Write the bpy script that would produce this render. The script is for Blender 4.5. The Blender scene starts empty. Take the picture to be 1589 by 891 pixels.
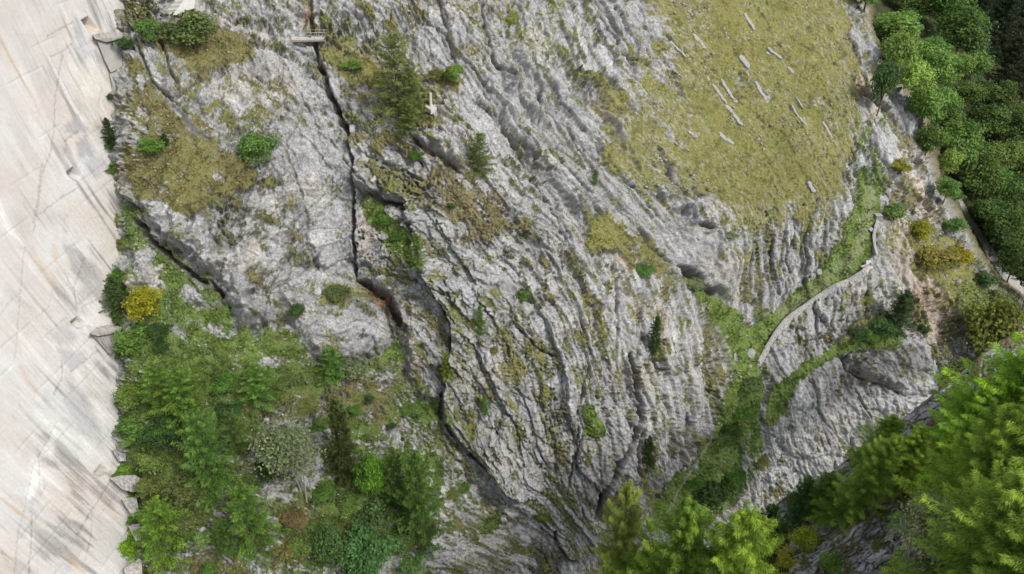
import bpy, math, random
import numpy as np
from mathutils import Vector, Matrix
R = math.radians
random.seed(7); RNG = np.random.RandomState(11)
SC = bpy.context.scene; COL = SC.collection
# ------------------------------------------------------------------ camera
PITCH = R(35.0); FPX = 1237.0; CX, CY = 794.5, 445.5
cam_d = bpy.data.cameras.new('camera'); cam = bpy.data.objects.new('camera', cam_d); COL.objects.link(cam)
cam_d.sensor_width = 36; cam_d.lens = 36*FPX/1589; cam_d.clip_end = 5000; cam_d.clip_start = .1
cam.location = (0, 0, 0); cam.rotation_euler = (R(90)-PITCH, 0, 0); SC.camera = cam
# ------------------------------------------------------------------ light: bright overcast
SUN_EL, SUN_AZ = 48, 134       # azimuth clockwise from +Y: the sun stands behind and to the right of the viewer
w = bpy.data.worlds.new('World'); SC.world = w; w.use_nodes = True
nt = w.node_tree; bg = nt.nodes['Background']
sky = nt.nodes.new('ShaderNodeTexSky'); sky.sky_type = 'NISHITA'; sky.sun_disc = False
sky.sun_elevation = R(SUN_EL); sky.sun_rotation = R(SUN_AZ); sky.air_density = 1.0; sky.dust_density = 3.0; sky.ozone_density = 1.0
hs = nt.nodes.new('ShaderNodeHueSaturation'); hs.inputs['Saturation'].default_value = .35
nt.links.new(sky.outputs[0], hs.inputs['Color']); nt.links.new(hs.outputs[0], bg.inputs[0])
bg.inputs[1].default_value = 0.14
sl = bpy.data.lights.new('sun', 'SUN'); sl.energy = 1.8; sl.angle = R(10); sl.color = (1, .96, .90)
so = bpy.data.objects.new('sun', sl); COL.objects.link(so)
sd_ = Vector((math.sin(R(SUN_AZ))*math.cos(R(SUN_EL)), math.cos(R(SUN_AZ))*math.cos(R(SUN_EL)), math.sin(R(SUN_EL))))
so.rotation_euler = sd_.to_track_quat('Z', 'Y').to_euler()
SC.view_settings.view_transform = 'Standard'; SC.view_settings.look = 'None'
SC.view_settings.gamma = 1; SC.view_settings.exposure = 0.5
SC.render.engine = 'CYCLES'; SC.cycles.max_bounces = 5; SC.cycles.diffuse_bounces = 3

# ------------------------------------------------------------------ helpers
cp, sp = math.cos(PITCH), math.sin(PITCH)
def rays(px, py):
    """direction (per metre of forward distance) from the viewpoint through a point of the plan drawing"""
    X = (np.asarray(px, float)-CX)/FPX; Y = (CY-np.asarray(py, float))/FPX
    return np.stack([X, cp+Y*sp, -sp+Y*cp], -1)
def project(P):
    P = np.asarray(P, float); f = P[..., 1]*cp-P[..., 2]*sp; u = P[..., 1]*sp+P[..., 2]*cp
    return CX+FPX*P[..., 0]/f, CY-FPX*u/f, f
def sstep(a, b, x):
    t = np.clip((x-a)/(b-a), 0, 1); return t*t*(3-2*t)
def _h(ix, iy, s):
    h = (ix.astype(np.uint32)*np.uint32(374761393)+iy.astype(np.uint32)*np.uint32(668265263)+np.uint32(s*2246822519 & 0xffffffff))
    h = (h ^ (h >> np.uint32(13)))*np.uint32(1274126177); h = h ^ (h >> np.uint32(16)); h = h*np.uint32(2654435761)
    return ((h >> np.uint32(8)) & np.uint32(0xffff)).astype(np.float32)/65535.
def noise(x, y, s=0):
    x = np.asarray(x, np.float32); y = np.asarray(y, np.float32)
    xf = np.floor(x); yf = np.floor(y); ix = xf.astype(np.int32); iy = yf.astype(np.int32); fx = x-xf; fy = y-yf
    u = fx*fx*fx*(fx*(fx*6-15)+10); v = fy*fy*fy*(fy*(fy*6-15)+10)
    def g(i, j, dx, dy):
        a = _h(ix+i, iy+j, s)*np.float32(6.2831853); return np.cos(a)*dx+np.sin(a)*dy
    n0 = g(0, 0, fx, fy); n1 = g(1, 0, fx-1, fy); n2 = g(0, 1, fx, fy-1); n3 = g(1, 1, fx-1, fy-1)
    a = n0+(n1-n0)*u; b = n2+(n3-n2)*u
    return (a+(b-a)*v)*1.5
def fbm(x, y, o=4, s=0, g=.5):
    r = 0; a = 1; t = 0
    for i in range(o):
        r = r+a*noise(x*(2**i), y*(2**i), s+i*17); t += a; a *= g
    return r/t
def worley(x, y, s=0, jit=.9):
    """nearest cell: distance, gap to second nearest, two cell randoms, offset to the cell centre"""
    x = np.asarray(x, np.float32); y = np.asarray(y, np.float32)
    ix = np.floor(x).astype(np.int32); iy = np.floor(y).astype(np.int32)
    f1 = np.full(x.shape, 9., np.float32); f2 = f1.copy(); r1 = np.zeros_like(f1); r2 = r1.copy(); ox = r1.copy(); oy = r1.copy(); r3 = r1.copy()
    for i in (-1, 0, 1):
        for j in (-1, 0, 1):
            a = _h(ix+i, iy+j, s); b = _h(ix+i, iy+j, s+5)
            dx = ix+i+.5+(a-.5)*jit-x; dy = iy+j+.5+(b-.5)*jit-y; d = dx*dx+dy*dy
            m = d < f1
            f2 = np.where(m, f1, np.minimum(f2, d)); f1 = np.where(m, d, f1)
            r1 = np.where(m, _h(ix+i, iy+j, s+9), r1); r2 = np.where(m, a, r2); r3 = np.where(m, b, r3)
            ox = np.where(m, -dx, ox); oy = np.where(m, -dy, oy)
    return np.sqrt(f1), np.sqrt(f2)-np.sqrt(f1), r1, r2, r3, ox, oy
def plates(S, T, ws, wt, s, tilt=1.0):
    """broken plates: every block has its own height and its own tilt, with open joints between"""
    f1, gap, r1, r2, r3, ox, oy = worley(S/ws, T/wt, s)
    return (r1-.5)+tilt*((r2-.5)*ox*1.3+(r3-.5)*oy*1.1), gap, r1
def poly_mask(U, V, P, soft=6., wob=None):
    """1 inside a closed outline, fading over soft; outline points in drawing coordinates"""
    P = np.array(P, float); out = np.zeros(U.shape, np.float32); mg = abs(soft)*2+20
    sel = np.where((U[0] > P[:, 0].min()-mg) & (U[0] < P[:, 0].max()+mg))[0]; rel = np.where((V[:, 0] > P[:, 1].min()-mg) & (V[:, 0] < P[:, 1].max()+mg))[0]
    if len(sel) == 0 or len(rel) == 0: return out
    sl_ = (slice(rel[0], rel[-1]+1), slice(sel[0], sel[-1]+1)); x = U[sl_]; y = V[sl_]
    d = np.full(x.shape, 1e9); ins = np.zeros(x.shape, bool)
    for i in range(len(P)):
        ax, ay = P[i-1]; bx, by = P[i]; ex, ey = bx-ax, by-ay
        t = np.clip(((x-ax)*ex+(y-ay)*ey)/(ex*ex+ey*ey+1e-9), 0, 1); d = np.minimum(d, (x-ax-t*ex)**2+(y-ay-t*ey)**2)
        if abs(ey) > 1e-9: ins ^= ((ay > y) != (by > y)) & (x < ex*(y-ay)/ey+ax)
    sdv = np.where(ins, 1, -1)*np.sqrt(d)
    if wob is not None: sdv = sdv+wob[sl_]
    out[sl_] = sstep(-soft, soft, sdv); return out
def line_dist(U, V, P, mg=40.):
    """signed distance to an open line (positive on the right hand of travel) and the position along it 0..1"""
    P = np.array(P, float)
    sel = np.where((U[0] > P[:, 0].min()-mg) & (U[0] < P[:, 0].max()+mg))[0]; rel = np.where((V[:, 0] > P[:, 1].min()-mg) & (V[:, 0] < P[:, 1].max()+mg))[0]
    if len(sel) == 0 or len(rel) == 0: return None
    sl_ = (slice(rel[0], rel[-1]+1), slice(sel[0], sel[-1]+1)); x = U[sl_]; y = V[sl_]
    L = np.hypot(*np.diff(P, axis=0).T); cum = np.concatenate([[0], np.cumsum(L)]); best = np.full(x.shape, 1e9); sg = np.ones(x.shape); al = np.zeros(x.shape)
    for i in range(len(P)-1):
        ax, ay = P[i]; ex, ey = P[i+1]-P[i]
        t = np.clip(((x-ax)*ex+(y-ay)*ey)/(ex*ex+ey*ey+1e-9), 0, 1); d = (x-ax-t*ex)**2+(y-ay-t*ey)**2; m = d < best
        best = np.where(m, d, best); sg = np.where(m, np.sign(ex*(y-ay)-ey*(x-ax)), sg); al = np.where(m, cum[i]+t*L[i], al)
    return sl_, sg*np.sqrt(best), al/cum[-1], cum[-1]
def rbf(pts, lam=.4):
    P = np.array([p[:2] for p in pts], float)/300.; z = np.array([p[2] for p in pts], float); n = len(P)
    D = np.hypot(P[:, None, 0]-P[None, :, 0], P[:, None, 1]-P[None, :, 1]); K = D**2*np.log(D+1e-9)*(D > 0)+lam*np.eye(n)*.05
    A = np.zeros((n+3, n+3)); A[:n, :n] = K; A[:n, n] = 1; A[:n, n+1:] = P; A[n, :n] = 1; A[n+1:, :n] = P.T
    c = np.linalg.solve(A, np.concatenate([z, [0, 0, 0]]))
    def f(U, V):
        us = np.linspace(U.min(), U.max(), 140); vs = np.linspace(V.min(), V.max(), 90); uu, vv = np.meshgrid(us/300, vs/300)
        r = c[n]+c[n+1]*uu+c[n+2]*vv
        for i in range(n):
            d = (uu-P[i, 0])**2+(vv-P[i, 1])**2; r = r+c[i]*.5*d*np.log(d+1e-12)
        return bil(r, us, vs, U, V)
    return f
def bil(G, us, vs, U, V):
    fu = np.clip((U-us[0])/(us[1]-us[0]), 0, len(us)-1.001); fv = np.clip((V-vs[0])/(vs[1]-vs[0]), 0, len(vs)-1.001)
    i = fu.astype(int); j = fv.astype(int); a = fu-i; b = fv-j
    return G[j, i]*(1-a)*(1-b)+G[j, i+1]*a*(1-b)+G[j+1, i]*(1-a)*b+G[j+1, i+1]*a*b

def tag(o, label=None, cat=None, group=None, kind=None):
    if label: o['label'] = label
    if cat: o['category'] = cat
    if group: o['group'] = group
    if kind: o['kind'] = kind
    return o
def empty(name, loc=(0, 0, 0), rz=0):
    o = bpy.data.objects.new(name, None); COL.objects.link(o); o.location = loc; o.rotation_euler = (0, 0, rz); o.empty_display_size = .3; return o
def mesh_np(name, V, F, mat, parent=None, smooth=False, col=None, link=True):
    """V (n,3); F (m,3 or 4) index array"""
    V = np.asarray(V, np.float32); F = np.asarray(F, np.int32); k = F.shape[1]
    me = bpy.data.meshes.new(name); me.vertices.add(len(V)); me.vertices.foreach_set('co', V.ravel())
    me.loops.add(F.size); me.loops.foreach_set('vertex_index', F.ravel()); me.polygons.add(len(F))
    me.polygons.foreach_set('loop_start', np.arange(0, F.size, k, dtype=np.int32)); me.polygons.foreach_set('loop_total', np.full(len(F), k, np.int32))
    if smooth: me.polygons.foreach_set('use_smooth', np.ones(len(F), bool))
    me.update(calc_edges=True)
    if col is not None:
        a = me.color_attributes.new('Col', 'FLOAT_COLOR', 'POINT'); c4 = np.ones((len(V), 4), np.float32); c4[:, :col.shape[1]] = col; a.data.foreach_set('color', c4.ravel())
    me.materials.append(mat)
    if not link: return me
    return link_me(name, me, parent)
def link_me(name, me, parent=None):
    o = bpy.data.objects.new(name, me); COL.objects.link(o)
    if parent: o.parent = parent
    return o
class MB:
    """collects boxes, tubes and prisms into one mesh"""
    def __init__(s): s.v = []; s.f = []
    def add(s, V, F):
        b = len(s.v); s.v += [tuple(map(float, p)) for p in V]; s.f += [tuple(b+i for i in q) for q in F]; return s
    def frame_box(s, o, a, b, c):
        """box from corner o along vectors a, b, c"""
        o, a, b, c = map(Vector, (o, a, b, c)); P = [o, o+a, o+a+b, o+b, o+c, o+a+c, o+a+b+c, o+b+c]
        return s.add(P, [(0, 3, 2, 1), (4, 5, 6, 7), (0, 1, 5, 4), (1, 2, 6, 5), (2, 3, 7, 6), (3, 0, 4, 7)])
    def tube(s, pts, rad, n=6):
        pts = [Vector(p) for p in pts]; rad = rad if hasattr(rad, '__len__') else [rad]*len(pts); V = []; F = []
        for i, p in enumerate(pts):
            d = (pts[min(i+1, len(pts)-1)]-pts[max(i-1, 0)]).normalized(); a = d.orthogonal().normalized() if i == 0 else (a-d*a.dot(d)).normalized(); b = d.cross(a)
            for k in range(n):
                t = 6.28318*k/n; V.append(p+(a*math.cos(t)+b*math.sin(t))*rad[i])
        for i in range(len(pts)-1):
            for k in range(n): F.append((i*n+k, i*n+(k+1) % n, (i+1)*n+(k+1) % n, (i+1)*n+k))
        F.append(tuple(range(n-1, -1, -1))); F.append(tuple(range((len(pts)-1)*n, len(pts)*n))); return s.add(V, F)
    def build(s, name, mat, parent=None, bevel=0, link=True):
        me = bpy.data.meshes.new(name); me.from_pydata(s.v, [], s.f); me.update(); me.materials.append(mat)
        if not link: return me
        o = link_me(name, me, parent)
        if bevel: m = o.modifiers.new('b', 'BEVEL'); m.width = bevel; m.segments = 2; m.limit_method = 'ANGLE'
        return o

# ------------------------------------------------------------------ materials
def newmat(name, rough=.85, spec=.2):
    m = bpy.data.materials.new(name); m.use_nodes = True; t = m.node_tree; b = t.nodes['Principled BSDF']
    b.inputs['Roughness'].default_value = rough; b.inputs['Specular IOR Level'].default_value = spec; return m, t, b
def nd(t, typ, **kw):
    n = t.nodes.new(typ)
    for k, v in kw.items():
        if k.startswith('i_'): n.inputs[int(k[2:])].default_value = v
        else: setattr(n, k, v)
    return n
def math_n(t, op, a, b=None, clamp=False):
    n = t.nodes.new('ShaderNodeMath'); n.operation = op; n.use_clamp = clamp
    for i, x in enumerate((a, b)):
        if x is None: continue
        if isinstance(x, (int, float)): n.inputs[i].default_value = x
        else: t.links.new(x, n.inputs[i])
    return n.outputs[0]
def noise_n(t, scale, detail=4, rough=.6, vec=None, dist=0):
    n = t.nodes.new('ShaderNodeTexNoise'); n.inputs['Scale'].default_value = scale; n.inputs['Detail'].default_value = detail; n.inputs['Roughness'].default_value = rough; n.inputs['Distortion'].default_value = dist
    t.links.new(vec if vec else coord(t), n.inputs['Vector']); return n.outputs['Fac']
def coord(t):
    for n in t.nodes:
        if n.type == 'TEX_COORD': return n.outputs['Object']
    return t.nodes.new('ShaderNodeTexCoord').outputs['Object']
def mixc(t, fac, a, b, mode='MIX'):
    n = t.nodes.new('ShaderNodeMix'); n.data_type = 'RGBA'; n.blend_type = mode
    for sck, x in ((n.inputs[0], fac), (n.inputs[6], a), (n.inputs[7], b)):
        if isinstance(x, (int, float)): sck.default_value = x
        elif isinstance(x, tuple): sck.default_value = x if len(x) == 4 else (*x, 1)
        else: t.links.new(x, sck)
    return n.outputs[2]
def ramp(t, fac, stops):
    n = t.nodes.new('ShaderNodeValToRGB'); t.links.new(fac, n.inputs[0]); e = n.color_ramp.elements
    while len(e) < len(stops): e.new(.5)
    for k, (p, c) in enumerate(stops): e[k].position = p; e[k].color = (c, c, c, 1) if isinstance(c, (int, float)) else (*c, 1)
    return n.outputs[0]
def terrain_mat(name, fine=5.0, bump=.5, c=.35, rough=.95, pits=.3, cracks=0):
    m, t, b = newmat(name, rough, .12)
    a = nd(t, 'ShaderNodeVertexColor'); a.layer_name = 'Col'
    n1 = noise_n(t, fine, 6, .7); n2 = noise_n(t, fine*.22, 5, .65)
    k = mixc(t, .5, ramp(t, n1, [(.28, 1-c*1.25), (.5, 1.0), (.72, 1+c)]), ramp(t, n2, [(.3, 1-c*.7), (.7, 1+c*.6)]))
    pn = noise_n(t, fine*.75, 3, .55, None, .6); k = mixc(t, 1.0, k, ramp(t, pn, [(.30, 1-pits), (.40, 1-pits*.25), (.46, 1.0), (.66, 1.0), (.78, 1+pits*.35)]), 'MULTIPLY')
    vo = t.nodes.new('ShaderNodeTexVoronoi'); vo.feature = 'DISTANCE_TO_EDGE'; vo.inputs['Scale'].default_value = fine*.30; vo.inputs['Randomness'].default_value = 1
    mp = t.nodes.new('ShaderNodeVectorMath'); mp.operation = 'ADD'; t.links.new(coord(t), mp.inputs[0]); n3 = t.nodes.new('ShaderNodeTexNoise'); n3.inputs['Scale'].default_value = 1.3; n3.inputs['Detail'].default_value = 3; t.links.new(coord(t), n3.inputs['Vector']); t.links.new(n3.outputs['Color'], mp.inputs[1]); t.links.new(mp.outputs[0], vo.inputs['Vector'])
    if cracks: k = mixc(t, 1.0, k, ramp(t, vo.outputs['Distance'], [(.0, 1-cracks), (.07, 1.0)]), 'MULTIPLY')
    n = nd(t, 'ShaderNodeMix'); n.data_type = 'RGBA'; n.blend_type = 'MULTIPLY'; n.inputs[0].default_value = 1
    t.links.new(a.outputs[0], n.inputs[6]); t.links.new(k, n.inputs[7]); t.links.new(n.outputs[2], b.inputs['Base Color'])
    bp = nd(t, 'ShaderNodeBump'); bp.inputs['Strength'].default_value = bump; bp.inputs['Distance'].default_value = .25
    t.links.new(math_n(t, 'ADD', n1, math_n(t, 'MULTIPLY', n2, .8)), bp.inputs['Height']); t.links.new(bp.outputs[0], b.inputs['Normal'])
    return m
M_ROCK = terrain_mat('limestone', 4.5, .55, .40, .95, .42, .35)
M_GRASS = terrain_mat('alpine_turf', 5.5, .8, .5, .95, .35)
M_TRACK = terrain_mat('grassed_track', 6, .5, .35)
M_SCREE = terrain_mat('scree', 6, .6, .4)
M_ROAD = terrain_mat('gravel_road', 8, .2, .15, .95, .15)
M_DAM = terrain_mat('weathered_concrete', 2.2, .12, .10, .85, .06)
def plain(name, col, scale=3., c=.25, rough=.85, bump=.2, streak=0):
    m, t, b = newmat(name, rough, .25); n1 = noise_n(t, scale, 6, .7)
    if streak:
        mp = t.nodes.new('ShaderNodeMapping'); mp.inputs['Scale'].default_value = (2.2, 2.2, .22); t.links.new(coord(t), mp.inputs[0]); n1 = math_n(t, 'MULTIPLY_ADD', noise_n(t, 1.6, 5, .65, mp.outputs[0]), streak); t.nodes[-1].inputs[2].default_value = .5-streak*.5
    t.links.new(mixc(t, n1, tuple(x*(1-c) for x in col), tuple(min(1, x*(1+c)) for x in col)), b.inputs['Base Color'])
    bp = nd(t, 'ShaderNodeBump'); bp.inputs['Strength'].default_value = bump; bp.inputs['Distance'].default_value = .1; t.links.new(n1, bp.inputs['Height']); t.links.new(bp.outputs[0], b.inputs['Normal']); return m
M_CONC = plain('pale_concrete', (.50, .49, .46), 1.6, .35)
M_CONCD = plain('stained_concrete', (.29, .28, .27), 1.2, .75, .9, .4, 1.8)
M_PATHC = plain('worn_concrete', (.35, .34, .32), 2.5, .3)
M_FOOT = plain('weathered_footing', (.34, .32, .30), 1.3, .7, .9, .5, 1.6)
M_STONE = plain('bare_limestone', (.30, .295, .29), 3.0, .45, .95, .8)
M_WALLST = plain('wall_stone', (.40, .40, .39), 2.6, .5, .95, .8)
M_COPE = plain('worn_coping', (.31, .30, .285), 1.8, .4, .9, .5)
M_STEEL = plain('weathered_railing', (.34, .33, .31), 6, .3, .6)
M_BARK = plain('bark', (.11, .085, .065), 5, .5, .95, .6)
M_PALEBARK = plain('grey_bark', (.26, .25, .22), 5, .4, .9, .5)
def leaf_mat(name, c=.3, trans=.42):
    m, t, b = newmat(name, .7, .18); oi = nd(t, 'ShaderNodeObjectInfo'); a = nd(t, 'ShaderNodeVertexColor'); a.layer_name = 'Col'
    n1 = noise_n(t, 1.1, 3, .6)
    k = mixc(t, 1.0, oi.outputs['Color'], a.outputs[0], 'MULTIPLY'); k = mixc(t, 1.0, k, ramp(t, n1, [(.3, 1-c), (.7, 1+c)]), 'MULTIPLY')
    t.links.new(k, b.inputs['Base Color']); tr = nd(t, 'ShaderNodeBsdfTranslucent'); t.links.new(k, tr.inputs[0])
    mx = nd(t, 'ShaderNodeMixShader'); mx.inputs[0].default_value = trans; out = t.nodes['Material Output']
    t.links.new(b.outputs[0], mx.inputs[1]); t.links.new(tr.outputs[0], mx.inputs[2]); t.links.new(mx.outputs[0], out.inputs[0]); return m
M_LEAF = leaf_mat('foliage')

# ------------------------------------------------------------------ the dam: an analytic arch face west of the gorge
def dam_x(y, z):
    zz = np.maximum(0, -z-10); return -57+.20*(y-102)-.0016*(y-102)**2*0+.0035*zz**2*np.where(zz < 70, 1, 1)
def dam_zd(px, py):
    r = rays(px, py); lo = np.full(np.shape(r[..., 0]), 30.); hi = np.full(np.shape(r[..., 0]), 190.)
    for _ in range(40):
        m = (lo+hi)/2; f = r[..., 0]*m-dam_x(r[..., 1]*m, r[..., 2]*m); hi = np.where(f < 0, m, hi); lo = np.where(f < 0, lo, m)
    return (lo+hi)/2

# ------------------------------------------------------------------ mountainside grid
def axis(a0, a, b, b1, st):
    return np.concatenate([np.arange(a0, a, 6.), np.arange(a, b, st), np.arange(b, b1, 6.)])
STEP = 1.45
us = axis(-30, 130, 1600, 1820, STEP); vs = axis(-170, -8, 900, 1100, STEP)
U, V = np.meshgrid(us, vs); U = U.astype(np.float64); V = V.astype(np.float64)
CT = [(175, -40), (176, 50), (174, 150), (176, 250), (178, 330), (177, 420), (172, 500), (184, 570), (187, 640), (186, 700), (205, 760), (214, 830), (214, 891), (220, 980)]
dpts = [(a+2, b, float(dam_zd(a, b))-.3) for a, b in CT]
dpts += [(100, b, float(dam_zd(176, b))+14) for b in (-100, 50, 250, 450, 650, 850, 1000)]
dpts += [(300, -60, 116), (500, -60, 121), (800, -60, 128), (1000, -60, 140), (1200, -60, 156), (1350, -60, 168),
 (240, 60, 109), (300, 60, 112), (400, 60, 114), (480, 70, 117), (600, 30, 119), (620, 110, 113), (720, 40, 118), (820, 60, 122), (900, 60, 127), (1000, 40, 135), (1200, 20, 150), (1320, 20, 158), (1345, 60, 157),
 (260, 150, 106), (330, 180, 108), (430, 180, 111), (480, 200, 112), (560, 200, 111), (640, 180, 109), (700, 200, 109), (800, 200, 112), (850, 170, 117), (930, 200, 119), (1000, 190, 127), (1150, 180, 140), (1300, 200, 146), (1380, 180, 149), (1440, 230, 151),
 (230, 280, 104), (330, 300, 104), (430, 300, 108), (520, 300, 110), (600, 280, 109), (740, 300, 106), (850, 300, 110), (950, 300, 117), (1050, 300, 126), (1150, 320, 132), (1250, 340, 134), (1310, 330, 136), (1340, 330, 138), (1400, 320, 142), (1480, 340, 145),
 (260, 420, 103), (350, 400, 102.5), (450, 420, 106), (540, 420, 109), (620, 430, 109), (750, 420, 106), (850, 400, 108), (950, 400, 113), (1050, 400, 122), (1110, 440, 127), (1180, 450, 131), (1240, 430, 134),
 (1290, 420, 134), (1340, 400, 136), (1400, 430, 138), (1480, 430, 141), (1540, 450, 143), (1600, 520, 140), (1750, 620, 138),
 (230, 540, 101), (350, 540, 100), (450, 540, 103), (560, 520, 106), (640, 560, 107), (720, 560, 106.5), (800, 540, 105.5), (900, 550, 106.5), (1000, 530, 110), (1080, 520, 116), (1135, 560, 119),
 (1165, 540, 126), (1200, 500, 129), (1240, 510, 129), (1300, 520, 130), (1400, 530, 133), (1480, 560, 135),
 (230, 680, 97.5), (340, 660, 97), (460, 650, 100), (560, 660, 102.5), (660, 680, 106), (740, 690, 108), (820, 680, 106.5), (920, 690, 107), (1000, 680, 110), (1050, 700, 114), (1100, 660, 122), (1150, 640, 125),
 (1210, 640, 128), (1300, 640, 129), (1400, 640, 133), (1200, 740, 132), (1300, 730, 134),
 (250, 800, 95), (360, 800, 94.5), (460, 800, 96), (560, 800, 98), (680, 800, 104), (760, 800, 110), (850, 790, 112), (930, 780, 110), (980, 790, 112), (1040, 770, 124), (1100, 760, 128), (1180, 820, 134),
 (300, 900, 93), (500, 900, 94), (680, 900, 103), (850, 890, 113), (1000, 900, 124), (1200, 900, 138), (1500, 750, 150), (1700, 850, 150),
 (300, 1050, 90), (600, 1050, 94), (900, 1050, 115), (1200, 1080, 140), (1600, 1080, 160)]
ZD = rbf(dpts)(U, V)
RIDGE = [(1335, -260), (1342, -20), (1352, 40), (1370, 100), (1420, 140), (1447, 200), (1462, 270), (1492, 340), (1525, 400), (1556, 440), (1600, 470), (1700, 520), (1950, 560), (1950, -260)]
wob = (fbm(U/40, V/40, 3, 91)*10)
far = poly_mask(U, V, RIDGE, 7, wob*.5)
ZF = rbf([(1350, -150, 230), (1350, 30, 185), (1420, 120, 172), (1450, 230, 166), (1500, 350, 162), (1560, 430, 160), (1700, 500, 158), (1750, 300, 178), (1600, 300, 175), (1600, 150, 196), (1480, 60, 196), (1500, -60, 240), (1600, 0, 240), (1800, -150, 290), (1820, 560, 160)])(U, V)
ZD = ZD*(1-far)+ZF*far
# ---- bedding direction (degrees, drawing y down) -> two curved coordinates S (across) and T (along)
DIRS = [(200, 50, 60), (300, 60, 30), (230, 150, 62), (330, 140, 50), (250, 260, 48), (340, 280, 60), (260, 340, 45), (350, 380, 70), (300, 450, 45), (430, 120, 55), (480, 60, 45), (480, 200, 62), (430, 300, 80), (500, 350, 84), (440, 420, 75),
 (380, 480, 40), (450, 500, 10), (530, 500, -18), (520, 550, -10), (600, 560, 20), (560, 460, 40), (600, 30, 55), (560, 90, 35), (600, 180, 70), (600, 260, 50), (660, 250, 45), (620, 330, 60), (600, 400, 62), (640, 450, 55), (680, 400, 62), (670, 560, 70), (700, 620, 70),
 (700, 60, 50), (760, 150, 55), (800, 240, 54), (740, 320, 62), (740, 400, 60), (800, 330, 58), (850, 400, 66), (830, 30, 85), (850, 120, 70), (860, 200, 60), (900, 40, 70), (900, 130, 64), (950, 250, 52), (880, 280, 52), (960, 80, 55), (960, 160, 56), (1000, 330, 48), (1050, 370, 50),
 (1100, 100, 56), (1150, 200, 56), (1250, 100, 56), (1250, 250, 55), (1330, 200, 70), (1050, 250, 60), (1080, 330, 45), (1130, 380, 92), (1180, 420, 95), (1230, 380, 105), (1270, 350, 112), (1200, 460, 110),
 (900, 450, 82), (960, 420, 84), (1020, 470, 88), (1080, 480, 80), (1110, 560, 82), (820, 480, 75), (760, 500, 65), (780, 600, 72), (850, 560, 95), (900, 620, 102), (850, 680, 98), (800, 700, 65), (960, 560, 97), (1000, 620, 100), (940, 720, 106), (1050, 620, 95), (1000, 740, 102), (880, 750, 80),
 (740, 680, 52), (700, 720, 50), (800, 760, 38), (720, 820, 30), (800, 830, -20), (850, 830, 20), (880, 870, 70), (680, 880, -15),
 (1230, 520, 88), (1300, 480, 84), (1260, 580, 70), (1350, 480, 75), (1230, 660, 80), (1300, 640, 82), (1380, 600, 72), (1250, 730, 74), (1400, 560, 60), (1190, 740, 85), (1160, 700, 75), (1380, 420, 50), (1420, 300, 52), (1480, 420, 48), (1450, 480, 60), (1400, 200, 58),
 (300, 560, 0), (400, 600, 10), (300, 700, 20), (450, 650, -35), (560, 640, -20), (600, 700, 30), (450, 860, 20), (560, 780, 30), (250, 860, -10)]
def direction_coords():
    nx, ny = 66, 44; gx = np.linspace(us[0], us[-1], nx); gy = np.linspace(vs[0], vs[-1], ny); hx = gx[1]-gx[0]; hy = gy[1]-gy[0]
    X, Y = np.meshgrid((gx[1:]+gx[:-1])/2, (gy[1:]+gy[:-1])/2); A = np.zeros_like(X); W = np.zeros_like(X)
    for (x, y, a) in DIRS:
        k = 1/(((X-x)**2+(Y-y)**2)/35.**2+.15)**1.6; A += a*k; W += k
    A = np.radians(A/W).ravel(); idx = np.arange(nx*ny).reshape(ny, nx); c = [idx[:-1, :-1].ravel(), idx[:-1, 1:].ravel(), idx[1:, :-1].ravel(), idx[1:, 1:].ravel()]
    GX = np.array([-1, 1, -1, 1])/(2*hx); GY = np.array([-1, -1, 1, 1])/(2*hy); out = []
    for (nxv, nyv) in ((-np.sin(A), np.cos(A)), (np.cos(A), np.sin(A))):
        M = np.zeros((nx*ny, nx*ny)); b = np.zeros(nx*ny)
        for (px_, py_, w_, tgt) in ((-nyv, nxv, 1., 0.), (nxv, nyv, .18, 1.)):      # no change along the beds counts most
            co = [GX[k]*px_+GY[k]*py_ for k in range(4)]
            for p in range(4):
                np.add.at(b, c[p], w_*tgt*co[p])
                for q in range(4): np.add.at(M, (c[p], c[q]), w_*co[p]*co[q])
        for (i, j) in ((idx[:, 1:-1], (idx[:, :-2], idx[:, 2:])), (idx[1:-1], (idx[:-2], idx[2:]))):   # light smoothing
            cen = i.ravel(); l, r = j[0].ravel(), j[1].ravel(); e = .02/hx**2
            for (p, wp) in ((cen, -2), (l, 1), (r, 1)):
                for (q, wq) in ((cen, -2), (l, 1), (r, 1)): np.add.at(M, (p, q), e*wp*wq)
        M[0, 0] += 1; out.append(bil(np.linalg.solve(M, b).reshape(ny, nx), gx, gy, U, V))
    return out
S, T = direction_coords()
wx = fbm(U/70, V/70, 3, 3)*12; wy = fbm(U/70, V/70, 3, 8)*12
# soften the linear interpolation creases of S and T
def blur(A, n=6):
    for _ in range(n):
        A[1:-1, :] = (A[:-2, :]+2*A[1:-1, :]+A[2:, :])/4; A[:, 1:-1] = (A[:, :-2]+2*A[:, 1:-1]+A[:, 2:])/4
    return A
S = blur(S, 30)+wx*.5; T = blur(T, 30)+wy*.5
S = S.astype(np.float32); T = T.astype(np.float32)

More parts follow.
